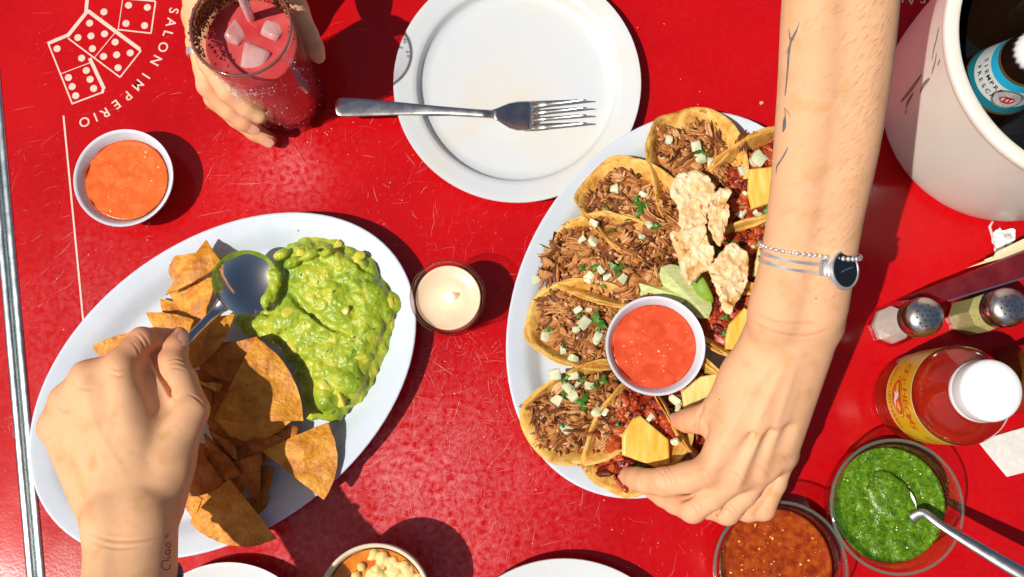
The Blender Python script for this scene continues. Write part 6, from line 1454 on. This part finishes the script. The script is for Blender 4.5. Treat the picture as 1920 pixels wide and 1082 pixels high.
for k in range(9):
    for i in range(n): F.append((k * n + i, k * n + (i + 1) % n, (k + 1) * n + (i + 1) % n, (k + 1) * n + i))
mesh('cap', V, F, M('white_cap_plastic', (.80, .81, .82), rough=.35, sss=.1), hs, sharp=40)

# ================================================================== amber bottle, napkin holder, napkins, wrapper
ab = G(1905, 712, 0); bt = thing('oil_bottle', 'amber oil bottle half hidden behind the white cap of the hot sauce', 'bottle', ab)
V, F = lathe([(0, 0), (2.4, 0), (2.6, .2), (2.6, 7.5), (2.3, 8.6), (1.4, 9.8), (1.1, 10.6), (1.1, 12), (0, 12)], ab, 60); mesh('glass_body', V, F, M('amber_glass', [(.3, (.20, .07, .005)), (.7, (.34, .14, .012))], scale=.7, rough=.06, coat=.7, trans=.25), bt)
V, F = lathe([(1.15, 11.2), (1.3, 11.3), (1.3, 12.4), (1.1, 12.6), (0, 12.6)], ab, 40); mesh('cap', V, F, M('green_cap', (.05, .12, .02), rough=.4), bt)
def prism(tops, h, z0, bev=.08):
    T = [G(p[0], p[1], h) for p in tops]; c = np.mean(T, 0); n = len(T); secs = []
    for (k, z) in ((0, z0), (0, h - bev), (bev, h)):
        secs.append([np.array([p[0], p[1], z]) - unit([p[0] - c[0], p[1] - c[1], 0]) * k for p in T])
    return loft(secs)
nh = thing('napkin_holder', 'long dark red metal napkin holder beside the seasoning shaker', 'napkin holder', G(1850, 545, 0))
V, F = prism([(1733, 545), (2010, 436), (2022, 490), (1776, 564)], 5.2, 0.0)
mesh('body', V, F, M('dark_red_enamel', [(.3, (.10, .006, .010)), (.7, (.16, .016, .022))], scale=.8, rough=.16, rough2=.3, bump=.004, bscale=3), nh, smooth=False)
a, q = G(1778, 564, 5.25), G(2022, 490, 5.25); V, F = boxq(a, q, (0, 0, 1), .12, .06); mesh('polished_edge', V, F, MAT['chrome'], nh, smooth=False)
for k, (p0, p1, p2, p3, lb) in enumerate((((1812, 503), (2000, 428), (2000, 452), (1830, 498), 'lowest cream paper napkin sticking out from the back of the holder'), ((1846, 487), (2000, 424), (2000, 440), (1850, 491), 'middle cream paper napkin in the fan behind the holder'), ((1868, 472), (2000, 410), (2000, 428), (1862, 484), 'topmost cream paper napkin in the fan behind the holder'))):
    V, F = prism([p0, p1, p2, p3], 3.6 + .35 * k, 3.45 + .35 * k, .02); o = mesh('paper_napkin', V, F, M('cream_paper', [(.3, (.70, .58, .34)), (.7, (.80, .70, .48))], scale=.8, rough=.8), smooth=False); o['label'] = lb; o['category'] = 'napkin'; o['group'] = 'napkins in the holder'
o_ = [G(*p, .16) for p in ((1830, 826), (1875, 814), (1920, 801), (1990, 782), (2010, 860), (1950, 878), (1887, 894), (1872, 876), (1850, 850))]; ou = []
for i in range(len(o_)):
    for t in (0, .33, .66): ou.append(o_[i] + (o_[(i + 1) % len(o_)] - o_[i]) * t)
V, F = slab(ou, .10, rings=10, edge=.06, bump=lambda p: .10 + .10 * fbm(p, .5, 3)); o = mesh('paper_napkin', V, F, M('white_tissue', [(.3, (.66, .62, .58)), (.7, (.76, .73, .69))], scale=3, rough=.9, bump=.02, bscale=12)); o['label'] = 'white paper napkin lying on the table below the hot sauce bottle'; o['category'] = 'napkin'
o_ = smooth_outline([G(*p, .75) for p in ((1857, 450), (1866, 434), (1870, 430), (1874, 426), (1886, 430), (1900, 428), (1905, 440), (1901, 452), (1893, 460), (1880, 466), (1868, 472), (1864, 462))], 6)
V, F = slab(o_, .06, rings=16, edge=.08, bump=lambda p: .9 * (.35 - abs(fbm(p, 1.0, 2))) + .35 * nz(p, 2.6) - .10); o = mesh('paper_wrapper', V, F, M('printed_wrapper_paper', [(.3, (.78, .80, .80)), (.7, (.84, .85, .84))], scale=1, rough=.6, speck=((.10, .45, .50), 1.6, .66)), smooth=True, sharp=25); o['label'] = 'crumpled white paper wrapper with faint teal print at the foot of the bucket'; o['category'] = 'wrapper'
V, F = tube([G(1866, 462, .2), G(1860, 440, .5), G(1856, 425, .9), G(1862, 415, 1.0)], [.10, .12, .12, .10], 6, flat=.3); mesh('paper_tail', V, F, M('wrapper_tail', (.74, .60, .56), rough=.7), o)
# bead bracelet just showing at the other wrist
b2 = thing('bracelet', 'dark purple bead bracelet at the wrist with the tattooed word', 'bracelet', G(250, 1096, 12))
me0 = None
for p in wrist_ring(160, 1096, 332, 1092, 14.0, .14, 40, bvh1):
    if me0 is None:
        V, F = sphere(p, .21, 10, 6); me0 = mesh('bead', V - p + np.array(ORG[b2.name]), F, M('purple_bead', (.12, .08, .22), rough=.2), b2); oo = me0
    else: oo = me0.copy(); col.objects.link(oo); oo.parent = b2
    oo.location = Vector((p - np.array(ORG[b2.name])) * .01)
